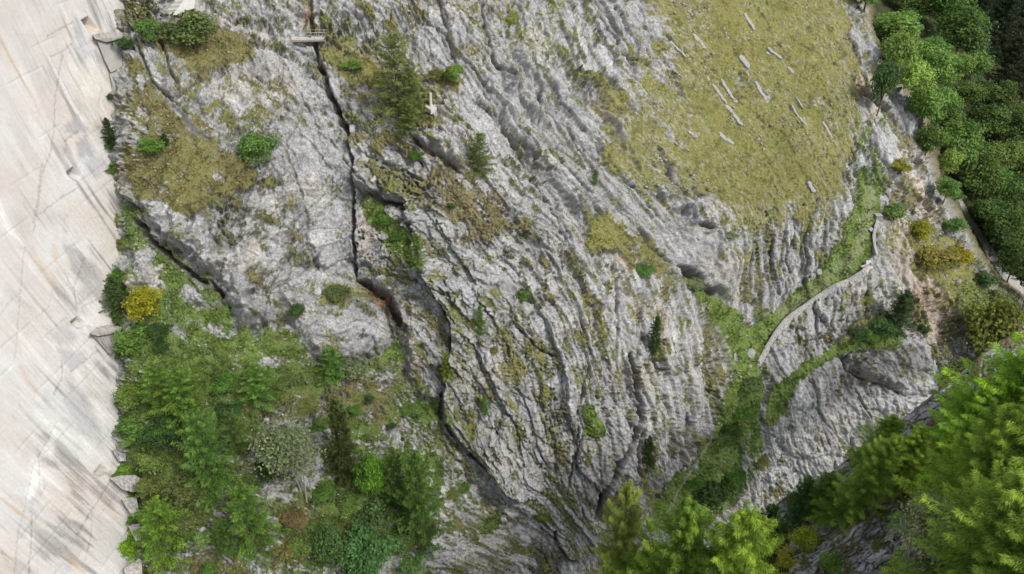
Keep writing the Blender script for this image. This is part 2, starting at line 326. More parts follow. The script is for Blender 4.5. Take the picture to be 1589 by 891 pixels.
# ---- ground cover outlines: (outline, density, kind)   kinds: d dry olive-brown, y yellow-olive turf, g fresh green, b brown leaf litter
COVER = [
 ([(236, 45), (300, 20), (345, 34), (385, 62), (390, 95), (350, 108), (300, 112), (268, 95), (250, 70)], .95, 'd'),
 ([(188, 90), (228, 82), (240, 120), (262, 150), (275, 178), (325, 205), (345, 232), (390, 245), (412, 278), (380, 298), (330, 330), (292, 352), (262, 320), (205, 298), (172, 270), (188, 235), (222, 215), (228, 180), (205, 140)], .85, 'd'),
 ([(300, 100), (370, 105), (440, 118), (470, 165), (465, 205), (435, 200), (410, 160), (340, 150)], .55, 'd'),
 ([(180, 310), (215, 320), (245, 362), (285, 402), (330, 440), (372, 462), (382, 495), (440, 500), (482, 520), (478, 560), (380, 575), (250, 620), (195, 560), (205, 500), (245, 450), (240, 400), (180, 395)], .88, 'g'),
 ([(180, 380), (200, 400), (190, 560), (170, 560), (175, 480)], .8, 'g'),
 ([(190, 570), (260, 585), (400, 560), (520, 570), (500, 620), (430, 640), (400, 690), (360, 760), (300, 850), (225, 875), (190, 700)], .85, 'g'),
 ([(260, 240), (300, 230), (330, 280), (300, 330), (270, 320)], .5, 'y'),
 ([(490, 66), (540, 70), (588, 96), (600, 130), (560, 136), (522, 118), (500, 98)], .9, 'y'),
 ([(560, 100), (590, 120), (596, 180), (620, 200), (660, 205), (640, 240), (570, 236), (548, 214), (580, 190), (565, 150)], .75, 'd'),
 ([(650, 110), (725, 120), (712, 142), (690, 150), (660, 172), (700, 180), (680, 200), (640, 200)], .85, 'd'),
 ([(640, 215), (700, 250), (740, 262), (790, 290), (830, 350), (800, 385), (740, 372), (690, 350), (660, 290)], .62, 'b'),
 ([(552, 296), (590, 312), (625, 340), (650, 375), (668, 420), (648, 425), (615, 388), (588, 368), (560, 330)], .92, 'g'),
 ([(550, 310), (562, 340), (556, 425), (546, 420)], .8, 'd'),
 ([(440, 300), (520, 310), (500, 345), (455, 350), (448, 395), (436, 392)], .5, 'd'),
 ([(430, 430), (540, 446), (548, 470), (520, 482), (480, 470), (440, 462)], .62, 'y'),
 ([(395, 500), (470, 492), (480, 512), (440, 520)], .7, 'd'),
 ([(560, 556), (625, 520), (638, 545), (640, 575), (570, 570)], .9, 'g'),
 ([(620, 600), (680, 612), (690, 650), (650, 672), (610, 650)], .8, 'g'),
 ([(905, 330), (930, 325), (960, 345), (1010, 372), (1040, 405), (1055, 430), (1020, 420), (985, 405), (930, 385), (905, 372)], .85, 'y'),
 ([(1000, 385), (1050, 410), (1060, 440), (1000, 445), (985, 420)], .7, 'd'),
 ([(855, 300), (885, 330), (900, 370), (870, 340)], .6, 'y'),
 ([(660, 330), (720, 350), (700, 420), (670, 400)], .4, 'd'),
 ([(740, 330), (830, 350), (850, 420), (800, 440), (760, 400)], .38, 'd'),
 ([(1060, 428), (1112, 455), (1152, 490), (1150, 532), (1136, 545), (1128, 580), (1122, 550), (1116, 505), (1085, 466)], .92, 'g'),
 ([(905, 628), (918, 626), (935, 655), (940, 675), (905, 677)], .98, 'g'),
 ([(1015, 440), (1045, 450), (1035, 540), (1010, 540)], .6, 'd'),
 ([(940, 395), (960, 400), (955, 450), (940, 465)], .75, 'y'),
 ([(975, 455), (995, 450), (992, 520), (972, 510)], .7, 'y'),
 ([(1070, 470), (1085, 470), (1095, 560), (1080, 560)], .6, 'y'),
 ([(820, 500), (840, 500), (830, 600), (812, 640)], .5, 'y'),
 ([(855, 560), (870, 555), (850, 640), (838, 640)], .55, 'y'),
 ([(800, 560), (812, 560), (800, 660), (788, 650)], .45, 'y'),
 ([(1010, 640), (1040, 640), (1035, 700), (1000, 720)], .5, 'd'),
 ([(870, 790), (890, 760), (900, 820), (880, 850)], .6, 'g'), ([(825, 800), (845, 790), (850, 808), (832, 812)], .9, 'g'),
 ([(745, 720), (780, 730), (775, 745), (755, 742)], .8, 'g'), ([(748, 800), (772, 795), (775, 820), (752, 826)], .9, 'g'),
 ([(700, 735), (735, 745), (725, 790), (690, 770)], .6, 'g'),
 # yellow meadow
 ([(985, -200), (1010, 0), (1035, 40), (1042, 90), (1020, 130), (985, 160), (962, 200), (955, 250), (985, 292), (1020, 300), (1075, 302), (1115, 318), (1150, 338), (1185, 350), (1225, 352), (1258, 362), (1285, 330), (1312, 318), (1322, 250), (1338, 180), (1336, 110), (1322, 50), (1322, -200)], .94, 'y'),
 ([(920, 150), (985, 110), (1030, 20), (1060, 80), (1060, 260), (1040, 320), (960, 290), (925, 230)], .56, 'y'), ([(1100, 300), (1310, 300), (1300, 350), (1240, 380), (1140, 356)], .6, 'y'),
 ([(1112, 365), (1140, 375), (1145, 400), (1115, 395)], .8, 'y'), ([(1135, 430), (1155, 430), (1150, 470), (1138, 470)], .6, 'd'),
 ([(1310, 330), (1335, 290), (1345, 285), (1330, 340), (1305, 400), (1280, 425), (1265, 420), (1300, 370)], .95, 'g'),
 # grassy gully and old track
 ([(1335, 285), (1372, 285), (1362, 340), (1352, 400), (1335, 425), (1290, 446), (1228, 488), (1200, 520), (1180, 560), (1190, 600), (1180, 650), (1150, 690), (1150, 760), (1120, 800), (1040, 820), (985, 830), (1025, 745), (1062, 722), (1095, 680), (1112, 620), (1132, 575), (1130, 528), (1200, 482), (1262, 430), (1308, 372), (1320, 330)], .93, 'g'),
 ([(1180, 655), (1200, 600), (1228, 573), (1268, 550), (1310, 532), (1345, 520), (1352, 535), (1310, 550), (1262, 575), (1235, 600), (1215, 640), (1196, 665)], .99, 'g'),
 ([(1345, 500), (1400, 520), (1395, 545), (1340, 540)], .7, 'g'),
 ([(1140, 620), (1170, 600), (1185, 660), (1180, 720), (1150, 760), (1130, 700)], .6, 'g'),
 # right ridge
 ([(1340, 20), (1352, 60), (1372, 110), (1390, 150), (1440, 200), (1452, 260), (1480, 330), (1440, 300), (1410, 240), (1380, 200), (1350, 190), (1340, 120)], .42, 'd'),
 ([(1395, 330), (1450, 340), (1500, 400), (1530, 440), (1500, 470), (1440, 440), (1405, 400)], .72, 'y'),
 ([(1330, 170), (1372, 180), (1372, 290), (1325, 300)], .45, 'g'),
 ([(1500, 430), (1560, 450), (1600, 520), (1520, 540), (1480, 480)], .6, 'g'),
 ([(600, 0), (760, -20), (800, 90), (720, 100), (620, 60)], .36, 'd'), ([(840, -40), (990, -40), (1010, 100), (900, 80)], .25, 'y'),
 ([(530, 640), (690, 700), (680, 860), (430, 900), (420, 780), (500, 740)], .75, 'g'),
 ([(600, 790), (680, 800), (690, 870), (600, 850)], .35, 'b'), ([(425, 770), (480, 770), (490, 870), (430, 880)], .9, 'b'),
 ([(370, 630), (470, 600), (500, 620), (420, 660)], .6, 'd'),
 # the far side of the ridge: wood floor
]
# bare rock patches that cut the cover again
BARE = [
 ([(1000, 20), (1040, 30), (1075, 110), (1040, 180), (1000, 200)], .22), ([(1020, 180), (1060, 200), (1100, 300), (1060, 310), (1010, 280)], .22), ([(1240, 150), (1340, 130), (1330, 300), (1270, 300)], .12), ([(1130, 90), (1180, 120), (1200, 160), (1170, 170), (1130, 140)], .2), ([(1180, 320), (1320, 300), (1320, 360), (1180, 370)], .3),
 ([(262, 100), (345, 112), (400, 170), (440, 205), (370, 232), (318, 215), (300, 190), (270, 160), (258, 130)], .75),
 ([(215, 335), (290, 350), (360, 300), (450, 290), (560, 300), (556, 430), (470, 440), (420, 495), (382, 498), (360, 460), (290, 402)], .72),
 ([(185, 390), (235, 392), (245, 425), (215, 440), (185, 430)], .9), ([(290, 425), (335, 435), (330, 468), (295, 470)], .9),
 ([(325, 505), (365, 505), (362, 520), (330, 522)], .95), ([(260, 495), (290, 500), (285, 520), (262, 512)], .8),
 ([(480, 520), (540, 500), (600, 500), (612, 520), (560, 556), (500, 550), (462, 530)], .95),
 ([(575, 565), (620, 562), (625, 590), (585, 588)], .9), ([(410, 650), (460, 615), (490, 612), (470, 650), (420, 680)], .85),
 ([(355, 700), (385, 695), (380, 735), (358, 735)], .9), ([(540, 610), (600, 600), (650, 610), (640, 640), (560, 655)], .6),
 ([(240, 850), (330, 838), (430, 850), (425, 930), (230, 930)], .9), ([(650, 650), (700, 670), (760, 760), (740, 790), (690, 740)], .7), ([(180, 560), (215, 565), (240, 590), (200, 590)], .9),
 ([(560, 690), (610, 690), (600, 715), (570, 715)], .6),
 ([(560, 420), (620, 470), (632, 520), (612, 520), (585, 470)], .9),
 ([(1355, 200), (1400, 210), (1440, 280), (1460, 360), (1400, 320), (1370, 280)], .5), ([(1345, 400), (1400, 440), (1460, 520), (1380, 500)], .6),
]
# recesses, steps and open joints: kind, line, size in metres, width in drawing units
LINES = [
 ('face', [(640, 352), (660, 412), (690, 466), (705, 505), (705, 548), (692, 602), (686, 640), (696, 668), (724, 698), (754, 728), (788, 752), (835, 776)], (2.0, 7), 50),
 ('face', [(1310, 552), (1345, 576), (1380, 590), (1415, 606)], (2.0, 7), 30), ('face', [(800, 60), (812, 105), (838, 130), (880, 140)], (2.4, 14), 30), ('face', [(770, 100), (790, 150), (830, 190), (860, 196)], (2.2, 10), 30),
 ('face', [(1020, 225), (1036, 262), (1050, 298)], (.7, 5), 16), ('face', [(905, 110), (925, 160), (955, 200), (970, 225)], (1.4, 6), 20), ('face', [(745, 110), (790, 190), (840, 255), (880, 300), (908, 350)], (1.6, 6), 30), ('face', [(255, 100), (262, 150), (300, 200), (330, 225)], (1.4, 8), 26),
 ('face', [(430, 440), (470, 520), (510, 558), (566, 556), (614, 522)], (2.2, 8), 50), ('face', [(180, 430), (205, 445), (240, 440)], (1.8, 8), 30), ('face', [(290, 462), (330, 474), (352, 462)], (1.6, 8), 20), ('face', [(410, 700), (436, 672), (480, 655), (500, 630)], (1.8, 8), 30), ('face', [(575, 590), (604, 596), (630, 590)], (1.4, 6), 20),
 ('face', [(640, 600), (672, 618), (696, 620)], (1.6, 6), 25), ('face', [(972, 545), (980, 600), (990, 640), (982, 690)], (1.8, 5), 30), ('face', [(676, 856), (720, 850), (780, 870)], (1.2, 5), 20),
 # the long chimney left of centre
 ('crack', [(480, -10), (484, 30), (488, 66), (497, 100), (510, 135), (525, 170), (538, 205), (547, 250), (549, 300), (548, 350), (552, 400), (556, 432)], 2.0, 5.5),
 ('crack', [(492, 90), (507, 135), (522, 170), (536, 208)], 1.4, 8),
 ('step-', [(480, 60), (505, 130), (535, 205), (548, 260), (548, 350), (555, 430)], 1.3, 26),
 ('step+', [(440, 56), (452, 40), (470, 55), (500, 58), (560, 84)], -.6, 14),
 # brown hollow under the curved slab
 ('face', [(556, 430), (582, 438), (607, 455), (624, 482), (635, 518), (640, 560), (637, 592)], (3.4, 17), 60),
 ('crack', [(556, 434), (578, 446), (602, 465), (618, 490), (630, 520)], 2.3, 12),
 ('crack', [(598, 470), (604, 500), (612, 520)], .8, 4),
 # the big snaking joint
 ('crack', [(636, 342), (650, 375), (660, 415), (675, 445), (690, 470), (702, 500), (704, 540), (696, 580), (688, 610), (684, 640), (694, 668), (722, 698), (752, 728), (785, 752), (812, 775), (832, 780)], 1.9, 6),
 ('step-', [(640, 350), (660, 412), (690, 468), (704, 505), (704, 545), (690, 600), (684, 640), (694, 668), (722, 698), (752, 728), (785, 752), (812, 778)], 1.5, 45),
 # smooth overhang under the round boulder
 ('face', [(553, 245), (562, 278), (585, 296), (612, 300), (636, 312), (645, 338), (642, 358)], (3.2, 15), 55),
 ('crack', [(572, 300), (600, 312), (622, 318), (636, 335)], 1.2, 8),
 ('face', [(634, 205), (655, 220), (685, 233), (706, 248), (720, 276)], (2.8, 13), 45), ('crack', [(640, 214), (660, 232), (690, 246), (712, 270)], 1.6, 7),
 # overhanging edge of the big slab on the left
 ('face', [(212, 330), (252, 350), (300, 383), (338, 418), (368, 458), (376, 484), (400, 498), (430, 498)], (4.8, 20), 80),
 ('crack', [(206, 338), (236, 374), (276, 410), (318, 438), (356, 464)], 2.2, 8),
 ('face', [(172, 286), (200, 304), (228, 316), (255, 326)], (2.2, 9), 30), ('crack', [(175, 296), (200, 314), (226, 328)], 1.2, 5),
 ('crack', [(240, -10), (250, 60), (264, 105), (280, 150)], 1.4, 4), ('crack', [(178, -10), (192, 30), (202, 48)], 1.6, 5), ('crack', [(205, 48), (222, 90), (236, 128), (262, 152), (290, 180)], 1.2, 4),
 ('step-', [(440, 500), (480, 545), (500, 556), (560, 556), (610, 524)], .9, 40), ('step-', [(576, 585), (600, 592), (624, 592)], .8, 20),
 ('step-', [(640, 604), (668, 616), (690, 618)], .9, 20), ('step-', [(405, 690), (430, 668), (470, 655), (495, 630)], 1.0, 20), ('crack', [(425, 672), (434, 664), (440, 662)], 3.0, 5),
 # buttress edge over the gully
 ('step+', [(1150, 500), (1152, 545), (1140, 590), (1118, 640), (1095, 680), (1062, 722), (1028, 742), (1024, 765), (1000, 800), (985, 815)], 1.8, 60),
 # cliff above the track and the dark joint at its foot
 ('face', [(1040, 405), (1075, 430), (1110, 456), (1142, 470)], (3.0, 6), 70), ('crack', [(1045, 414), (1075, 436), (1110, 461)], 1.4, 5),
 ('step+', [(1335, 290), (1318, 330), (1300, 380), (1262, 420), (1220, 452), (1185, 490), (1150, 528)], 1.3, 50),
 ('face', [(1005, 300), (1040, 305), (1068, 322), (1085, 342), (1118, 350)], (2.8, 12), 35), ('crack', [(1080, 345), (1100, 353), (1116, 356)], 1.6, 5), ('crack', [(1024, 235), (1034, 270), (1044, 300)], 1.0, 3.5), ('crack', [(985, 350), (1010, 380), (1045, 414)], .9, 4),
 ('step+', [(1112, 355), (1112, 400), (1108, 455)], -.9, 25),
 # chimney of the vertical beds
 ('crack', [(976, 548), (982, 590), (990, 625), (994, 650), (986, 685), (964, 715), (940, 765), (924, 805)], 2.6, 7), ('crack', [(984, 570), (986, 600), (992, 640)], 2.2, 9),
 ('crack', [(1003, 660), (990, 700), (978, 790)], 1.4, 4), ('step+', [(985, 560), (1020, 556), (1046, 560)], -.9, 20), ('crack', [(1020, 560), (1030, 572), (1042, 575)], 1.2, 5),
 ('crack', [(1060, 640), (1064, 680), (1056, 715)], 1.2, 5), ('crack', [(915, 560), (900, 640), (896, 700), (880, 770)], .8, 3),
 ('crack', [(960, 400), (958, 470), (955, 560)], 1.0, 5), ('crack', [(998, 440), (994, 520), (985, 560)], .9, 5),
 ('crack', [(800, 505), (830, 540), (870, 552)], .8, 3), ('step-', [(690, 640), (740, 700), (800, 770), (840, 778)], 1.2, 40),
 ('crack', [(862, 820), (864, 845), (880, 870), (900, 872)], 1.8, 5), ('step-', [(860, 800), (866, 850), (888, 872)], 1.0, 30),
 ('crack', [(1310, 556), (1318, 572), (1345, 588), (1380, 602), (1412, 618)], 1.2, 4), ('step-', [(1310, 556), (1345, 580), (1415, 612)], .7, 30), ('crack', [(1314, 560), (1322, 548)], 2, 6), ('crack', [(1330, 600), (1345, 640), (1360, 660)], .8, 3),
 ('crack', [(1256, 585), (1262, 600)], 1.4, 5),
 ('step-', [(790, 205), (815, 245), (850, 262), (880, 300), (905, 345)], .9, 25), ('crack', [(795, 215), (822, 248), (858, 268), (885, 305)], .7, 3),
 ('crack', [(720, 100), (760, 160), (810, 240), (850, 310), (880, 370)], .7, 4),
 ('step-', [(770, 110), (800, 160), (830, 195), (870, 200)], .9, 20), ('step-', [(815, 90), (835, 108), (880, 118), (885, 150), (850, 170), (825, 150)], -1.4, 22),
 ('crack', [(838, 165), (832, 150), (842, 140)], 1.6, 6), ('crack', [(905, 120), (920, 160), (945, 185)], 1.2, 6), ('step-', [(895, 110), (915, 165), (945, 190), (975, 240), (1000, 280)], .9, 20),
 ('crack', [(750, 0), (752, 60), (770, 110), (800, 150)], .9, 4), ('crack', [(930, 10), (960, 60), (985, 110)], .9, 4), ('crack', [(1030, 50), (1060, 90)], 1.0, 4), ('crack', [(880, 190), (892, 230), (930, 280)], .9, 4), ('crack', [(640, 230), (660, 262)], .8, 3),
 ('crack', [(440, 230), (470, 300), (478, 380), (500, 430)], .5, 3), ('crack', [(420, 60), (470, 150), (500, 220)], .5, 3), ('step-', [(262, 100), (300, 130), (318, 190)], .6, 16),
 ('crack', [(1170, 360), (1162, 420), (1165, 470)], .8, 3), ('crack', [(1200, 360), (1196, 420), (1200, 450)], .8, 3), ('crack', [(1140, 380), (1138, 450)], .7, 3), ('crack', [(1232, 365), (1220, 400), (1228, 440)], .7, 3),
 ('crack', [(1240, 500), (1238, 560)], .7, 3), ('crack', [(1290, 470), (1294, 530)], .7, 3), ('crack', [(1270, 480), (1268, 545)], .7, 3), ('crack', [(1345, 430), (1350, 500)], .7, 3), ('crack', [(1318, 450), (1322, 520)], .6, 3),
]
jag = fbm(U/9, V/9, 3, 31)*5
MACRO = np.zeros(U.shape); JOINT = np.zeros(U.shape); NOG = np.zeros(U.shape)
for (k, P, a, wd) in LINES:
    mg = 46 if k == 'crack' else wd*3+25
    r = line_dist(U, V, P, mg)
    if r is None: continue
    sl_, sd, al, L = r; sd = sd+jag[sl_]*(.6 if wd < 8 else 1.)+fbm(U/40, V/40, 2, 35)[sl_]*5
    if k == 'face':
        fw = a[1]; sd = -sd; tp = np.clip(np.minimum(al, 1-al)*L/30, 0, 1)*(.7+.5*sstep(-.3, .3, fbm(U/30, V/30, 2, 37)[sl_])); g = np.clip((sd+fw*tp)/(fw*tp+1e-3), 0, 1)*np.exp(-np.maximum(sd, 0)/wd)*tp; MACRO[sl_] += a[0]*g; NOG[sl_] = np.maximum(NOG[sl_], ((sd > -fw*tp) & (sd < 1)) & (tp > .15))
        continue
    if k == 'crack':
        tp = np.clip(np.minimum(al, 1-al)*L/14+.25, 0, 1); g = sstep(1.1, .35, np.abs(sd)/(wd*.56*tp+.5)); vr = .5+.7*sstep(-.3, .3, fbm(U/22, V/22, 2, 33)[sl_]); MACRO[sl_] -= a*1.25*g*tp*vr; JOINT[sl_] = np.maximum(JOINT[sl_], g*min(1, a))
    else:
        if k == 'step-': sd = -sd      # raised on the left hand of travel
        tp = np.clip(np.minimum(al, 1-al)*L/26, 0, 1); g = sstep(-2.2, 1.2, sd)*np.exp(-np.maximum(sd, 0)/wd)*tp; MACRO[sl_] += a*g
# ---- rock relief
nor0 = lambda x: np.clip(x, 0, 1)
nz1 = fbm(U/150, V/150, 4, 41); patchy = sstep(-.25, .35, fbm(U/110, V/80, 3, 47))
p1, g1, r1 = plates(S+jag*.5, T, 46, 120, 1); p2, g2, r2 = plates(S+jag*.22, T, 17, 52, 2); p3, g3, r3 = plates(S+jag*.12, T, 8, 17, 3); p4, g4, r4 = plates(S, T, 4.2, 7, 4)
bed = fbm(S/7, T/90, 3, 21); bed2 = fbm(S/3.2, T/30, 2, 25); ridg = 1-2*np.abs(fbm(S/16, T/110, 3, 29))
# columns of vertical beds: stronger, longer plates
VB = np.maximum.reduce([poly_mask(U, V, [(790, 400), (1000, 380), (1140, 470), (1140, 600), (1040, 740), (960, 800), (820, 760), (760, 560)], 30), poly_mask(U, V, [(1110, 340), (1290, 340), (1310, 360), (1180, 490), (1130, 470)], 10),
                        poly_mask(U, V, [(1190, 540), (1330, 430), (1420, 540), (1420, 640), (1180, 820), (1150, 720)], 20)*.55, poly_mask(U, V, [(700, 60), (1000, 60), (1060, 330), (900, 380), (800, 300)], 40)*.6])
pb, gb, rb = plates(S+jag*.15, T, 11.5, 190, 6, .5)
p5 = plates(U+jag*.3, V, 13, 11, 12)[0]; SM = nor0(poly_mask(U, V, [(700, 100), (760, 130), (830, 210), (930, 330), (900, 390), (820, 330), (745, 240)], 16)+poly_mask(U, V, [(900, 290), (960, 290), (1050, 330), (1112, 362), (1108, 456), (1040, 400), (960, 340)], 14)+poly_mask(U, V, [(440, 510), (600, 490), (612, 520), (560, 558), (480, 556)], 12)+poly_mask(U, V, [(400, 70), (470, 80), (545, 260), (550, 430), (500, 430), (460, 260)], 20)*.7+poly_mask(U, V, [(800, 90), (880, 110), (920, 200), (860, 230), (810, 170)], 12)+poly_mask(U, V, [(890, 640), (990, 640), (960, 760), (880, 760)], 14)*.7+poly_mask(U, V, [(280, 380), (380, 320), (440, 380), (430, 480), (380, 480)], 20)*.5); pl1, gl1, rl1 = plates(S+jag*.2, T, 12.5, 260, 16, .5); pl2, gl2, rl2 = plates(S+jag*.5, T, 31, 330, 17, .5); LONG = nor0(poly_mask(U, V, [(560, -60), (1010, -60), (1080, 330), (1000, 400), (900, 760), (700, 640), (640, 300)], 50)); p0, g0_, r0 = plates(S+wx+jag*.6, T+wy, 95, 210, 14); bulge = fbm(U/75, V/75, 3, 45); relief = 2.6*nz1+1.5*p0+1.5*bulge*(1-.5*VB)-.7*sstep(.06, 0, g0_)+1.0*p1+.62*p2*(.6+.6*patchy)+.50*p3*(.5+.7*patchy)+.30*p4+.35*p5*(1-VB)+.20*bed+.12*bed2+.10*ridg+VB*(.75*pb+.15*ridg)
mg = np.hypot(*np.gradient(S, vs, us)); AM = np.clip(1.25/np.maximum(blur(mg, 8), .2), .25, 1.); relief = 2.6*nz1+1.5*bulge+(relief-2.6*nz1-1.5*bulge)*AM+(1-AM)*1.0*p5; relief = relief*(1-.45*SM)*(1-.30*LONG)*(1-.22*VB)+VB*.45*pb+LONG*(.95*pl1+1.5*pl2-.5*sstep(.12, 0, gl1)*(.3+.7*sstep(-.2, .3, nz1))-.6*sstep(.05, 0, gl2))
relief -= .45*sstep(.10, .0, g1)+.26*sstep(.09, .0, g2)*(.4+patchy)+.16*sstep(.13, 0, g3)+VB*.42*sstep(.16, 0, gb)
relief += .24*fbm(U/4.5, V/4.5, 3, 51)+.30*np.abs(fbm(U/11, V/11, 3, 53))
# ---- ground cover density
dens = np.zeros(U.shape); kd = {k: np.zeros(U.shape) for k in 'dygb'}
wob2 = fbm(U/26, V/26, 4, 61)*16+fbm(S/8, T/45, 3, 63)*16
for (P, a, k) in COVER:
    nar = (k == 'g' and min(p[0] for p in P) > 900); m = poly_mask(U, V, P, 6 if nar else 17, wob2*(.35 if nar else 1)); dens = np.maximum(dens, m*a); kd[k] = np.maximum(kd[k]*(1-m), m)
for (P, a) in BARE: dens *= 1-a*poly_mask(U, V, P, 7, wob2)
LL = poly_mask(U, V, [(190, 560), (560, 560), (700, 640), (720, 800), (690, 1100), (190, 1100)], 30)
crev = .50*(.12-p2)+.35*(-p1)+.55*fbm(S/13, T/42, 4, 71)+.25*fbm(U/5, V/5, 2, 73)+.35*fbm(U/70, V/70, 2, 75)
nor = lambda x: np.clip(x, 0, 1)
base = .36+.12*LL+.05*sstep(1000, 700, U)
steepcut = SM*1.2+poly_mask(U, V, [(400, 40), (480, 60), (545, 250), (548, 440), (480, 430), (460, 250), (430, 120)], 15)+poly_mask(U, V, [(690, 100), (760, 130), (900, 360), (860, 380), (760, 250)], 12)+poly_mask(U, V, [(1180, 560), (1300, 560), (1420, 600), (1300, 740), (1180, 800)], 20)+poly_mask(U, V, [(800, 80), (890, 120), (940, 300), (1050, 340), (1110, 360), (1105, 455), (1000, 370), (850, 230)], 14)
dd = np.maximum(dens, base*(1-.42*nor(steepcut)))
mot = .8*fbm(U/30, V/30, 4, 76)+.75*fbm(S/7, T/24, 3, 77)+.75*fbm(U/4.5, V/4.5, 3, 78)-.35*p2-.28*p1-.15*p3
mot = mot+VB*.45*sstep(.22, .0, gb)+LONG*.4*sstep(.16, 0, gl1)-.12*VB-.1*LONG
gm = sstep(.42, .66, dd+mot*.62*(1-.62*sstep(.86, .98, dens))*(1-.72*kd['g']*(1-LL)*(dens > .5)*(U > 560)))
gm = np.maximum(gm, sstep(.25, .5, far))*(1-sstep(.3, .9, JOINT)*.6)
stp = np.hypot(*np.gradient(MACRO)); gm *= 1-.75*np.clip(blur(NOG.copy(), 1), 0, 1)*(1-kd['g']*.3); GUL = poly_mask(U, V, [c for c in COVER if c[0][0] == (1335, 285)][0][0], 6); gm *= 1-.8*sstep(.28, .6, stp)*(1-GUL)
tuft = np.abs(fbm(U/6.5, V/6.5, 3, 81)); tuft2 = fbm(U/2.6, V/2.6, 2, 83)
disp = MACRO+relief*(1-.72*gm)*(1-.75*far)*(1-.3*sstep(.9, .97, dens))+gm*(.34*tuft*2+.20*tuft2+.12+.5*fbm(S/14, T/40, 3, 57))
disp -= .8*poly_mask(U, V, COVER[37][0], 12)*0
edge = sstep(150, 178, U)          # ease the relief to nothing where the rock meets the dam
disp = disp*(.5+.5*sstep(172, 215, U))+1.6*fbm(U/40, V/26, 4, 55)*sstep(230, 190, U)
P0 = rays(U, V)*ZD[..., None]
# smooth base normal
def normals(P):
    gu = np.gradient(P, axis=1); gv = np.gradient(P, axis=0); n = np.cross(gv, gu); n /= np.linalg.norm(n, axis=-1, keepdims=True)+1e-9; return n
ZS = blur(ZD.copy(), 12); N0 = normals(rays(U, V)*ZS[..., None])
r_ = rays(U, V); r_ /= np.linalg.norm(r_, axis=-1, keepdims=True)
sgn = np.sign(-(N0*r_).sum(-1)); N0 *= np.where(sgn == 0, 1, sgn)[..., None]
Nd = N0*.6-r_*.4; Nd /= np.linalg.norm(Nd, axis=-1, keepdims=True)
PT = P0+Nd*disp[..., None]
GN = normals(PT); GN *= np.sign(-(GN*r_).sum(-1, keepdims=True))
reg0 = poly_mask(U, V, [c for c in COVER if c[0][0] == (985, -200)][0][0], 10)
# ---- colours of the bare materials
def rgb(*c): return np.array(c, float)
C = np.zeros(U.shape+(3,)); lum = 1+.20*(r2-.5)+.16*(r3-.5)+.12*(r4-.5)+.22*fbm(U/60, V/60, 4, 101)+.14*bed+.12*fbm(S/4, T/25, 2, 103)
rock = rgb(.335, .339, .335)*lum[..., None]
tan = sstep(.05, .5, fbm(U/90, V/90, 3, 107)); rock = rock*(1-tan[..., None]*(1-rgb(1.04, 1.0, .93)))
lich = sstep(.12, .4, fbm(U/7, V/7, 4, 109)+.3*p3); rock = rock*(1+.20*lich[..., None])
drk = sstep(.16, .42, fbm(S/10, T/60, 4, 113)+.15*fbm(U/5, V/5, 2, 115)); rock *= (1-.30*drk)[..., None]
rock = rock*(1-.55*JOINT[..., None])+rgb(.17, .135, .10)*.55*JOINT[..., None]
fj = np.maximum(sstep(.12, .02, g3)*.5, sstep(.08, .01, g2)*.6)*sstep(-.3, .25, fbm(U/30, V/30, 3, 117)); rock *= (1-.55*fj)[..., None]; rock *= (1+.22*np.clip(fbm(U/3.2, V/3.2, 2, 119), -.6, .6))[..., None]  # fine joints: crevice dirt, with crevice shade also put into the colour; then random grain
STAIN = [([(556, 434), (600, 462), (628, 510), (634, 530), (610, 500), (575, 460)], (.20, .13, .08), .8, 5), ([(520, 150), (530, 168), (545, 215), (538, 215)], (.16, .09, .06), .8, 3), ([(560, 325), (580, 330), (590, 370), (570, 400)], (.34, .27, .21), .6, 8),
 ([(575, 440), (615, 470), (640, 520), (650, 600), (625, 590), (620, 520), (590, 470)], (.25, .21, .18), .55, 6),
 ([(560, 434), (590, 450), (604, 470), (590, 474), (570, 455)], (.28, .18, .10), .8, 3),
 ([(470, 10), (482, 10), (482, 45), (474, 45)], (.40, .27, .15), .5, 5), ([(655, 228), (700, 250), (715, 275), (695, 262), (660, 245)], (.36, .31, .24), .8, 4),
 ([(1308, 80), (1325, 95), (1345, 125), (1335, 150), (1318, 118)], (.50, .40, .29), .9, 6), ([(1340, 110), (1370, 170), (1350, 200), (1340, 150)], (.42, .36, .29), .6, 8), ([(1345, 10), (1350, 50), (1372, 65), (1360, 25)], (.36, .30, .26), .7, 5),
 ([(1390, 320), (1430, 360), (1470, 400), (1460, 470), (1400, 440), (1370, 370)], (.40, .34, .26), .6, 14), ([(1400, 250), (1440, 280), (1480, 360), (1440, 340), (1400, 300)], (.46, .40, .33), .7, 10), ([(1420, 430), (1480, 440), (1530, 500), (1460, 540), (1400, 480)], (.38, .30, .23), .7, 12),
 ([(960, 395), (985, 390), (1000, 410), (975, 418)], (.46, .36, .27), .7, 5), ([(910, 150), (940, 180), (950, 195), (925, 175)], (.42, .32, .22), .5, 4), ([(1020, 470), (1040, 480), (1035, 540), (1018, 520)], (.34, .28, .22), .5, 6),
 ([(556, 96), (580, 300), (556, 300)], (.3, .3, .3), 0, 4), ([(1060, 350), (1110, 352), (1108, 362), (1070, 362)], (.25, .22, .19), .6, 4), ([(735, 410), (760, 400), (755, 440)], (.3, .26, .22), .3, 8)]
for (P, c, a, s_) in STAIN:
    m = (poly_mask(U, V, P, s_, wob2*.4)*a)[..., None]; rock = rock*(1-m)+rgb(*c)*lum[..., None]*m
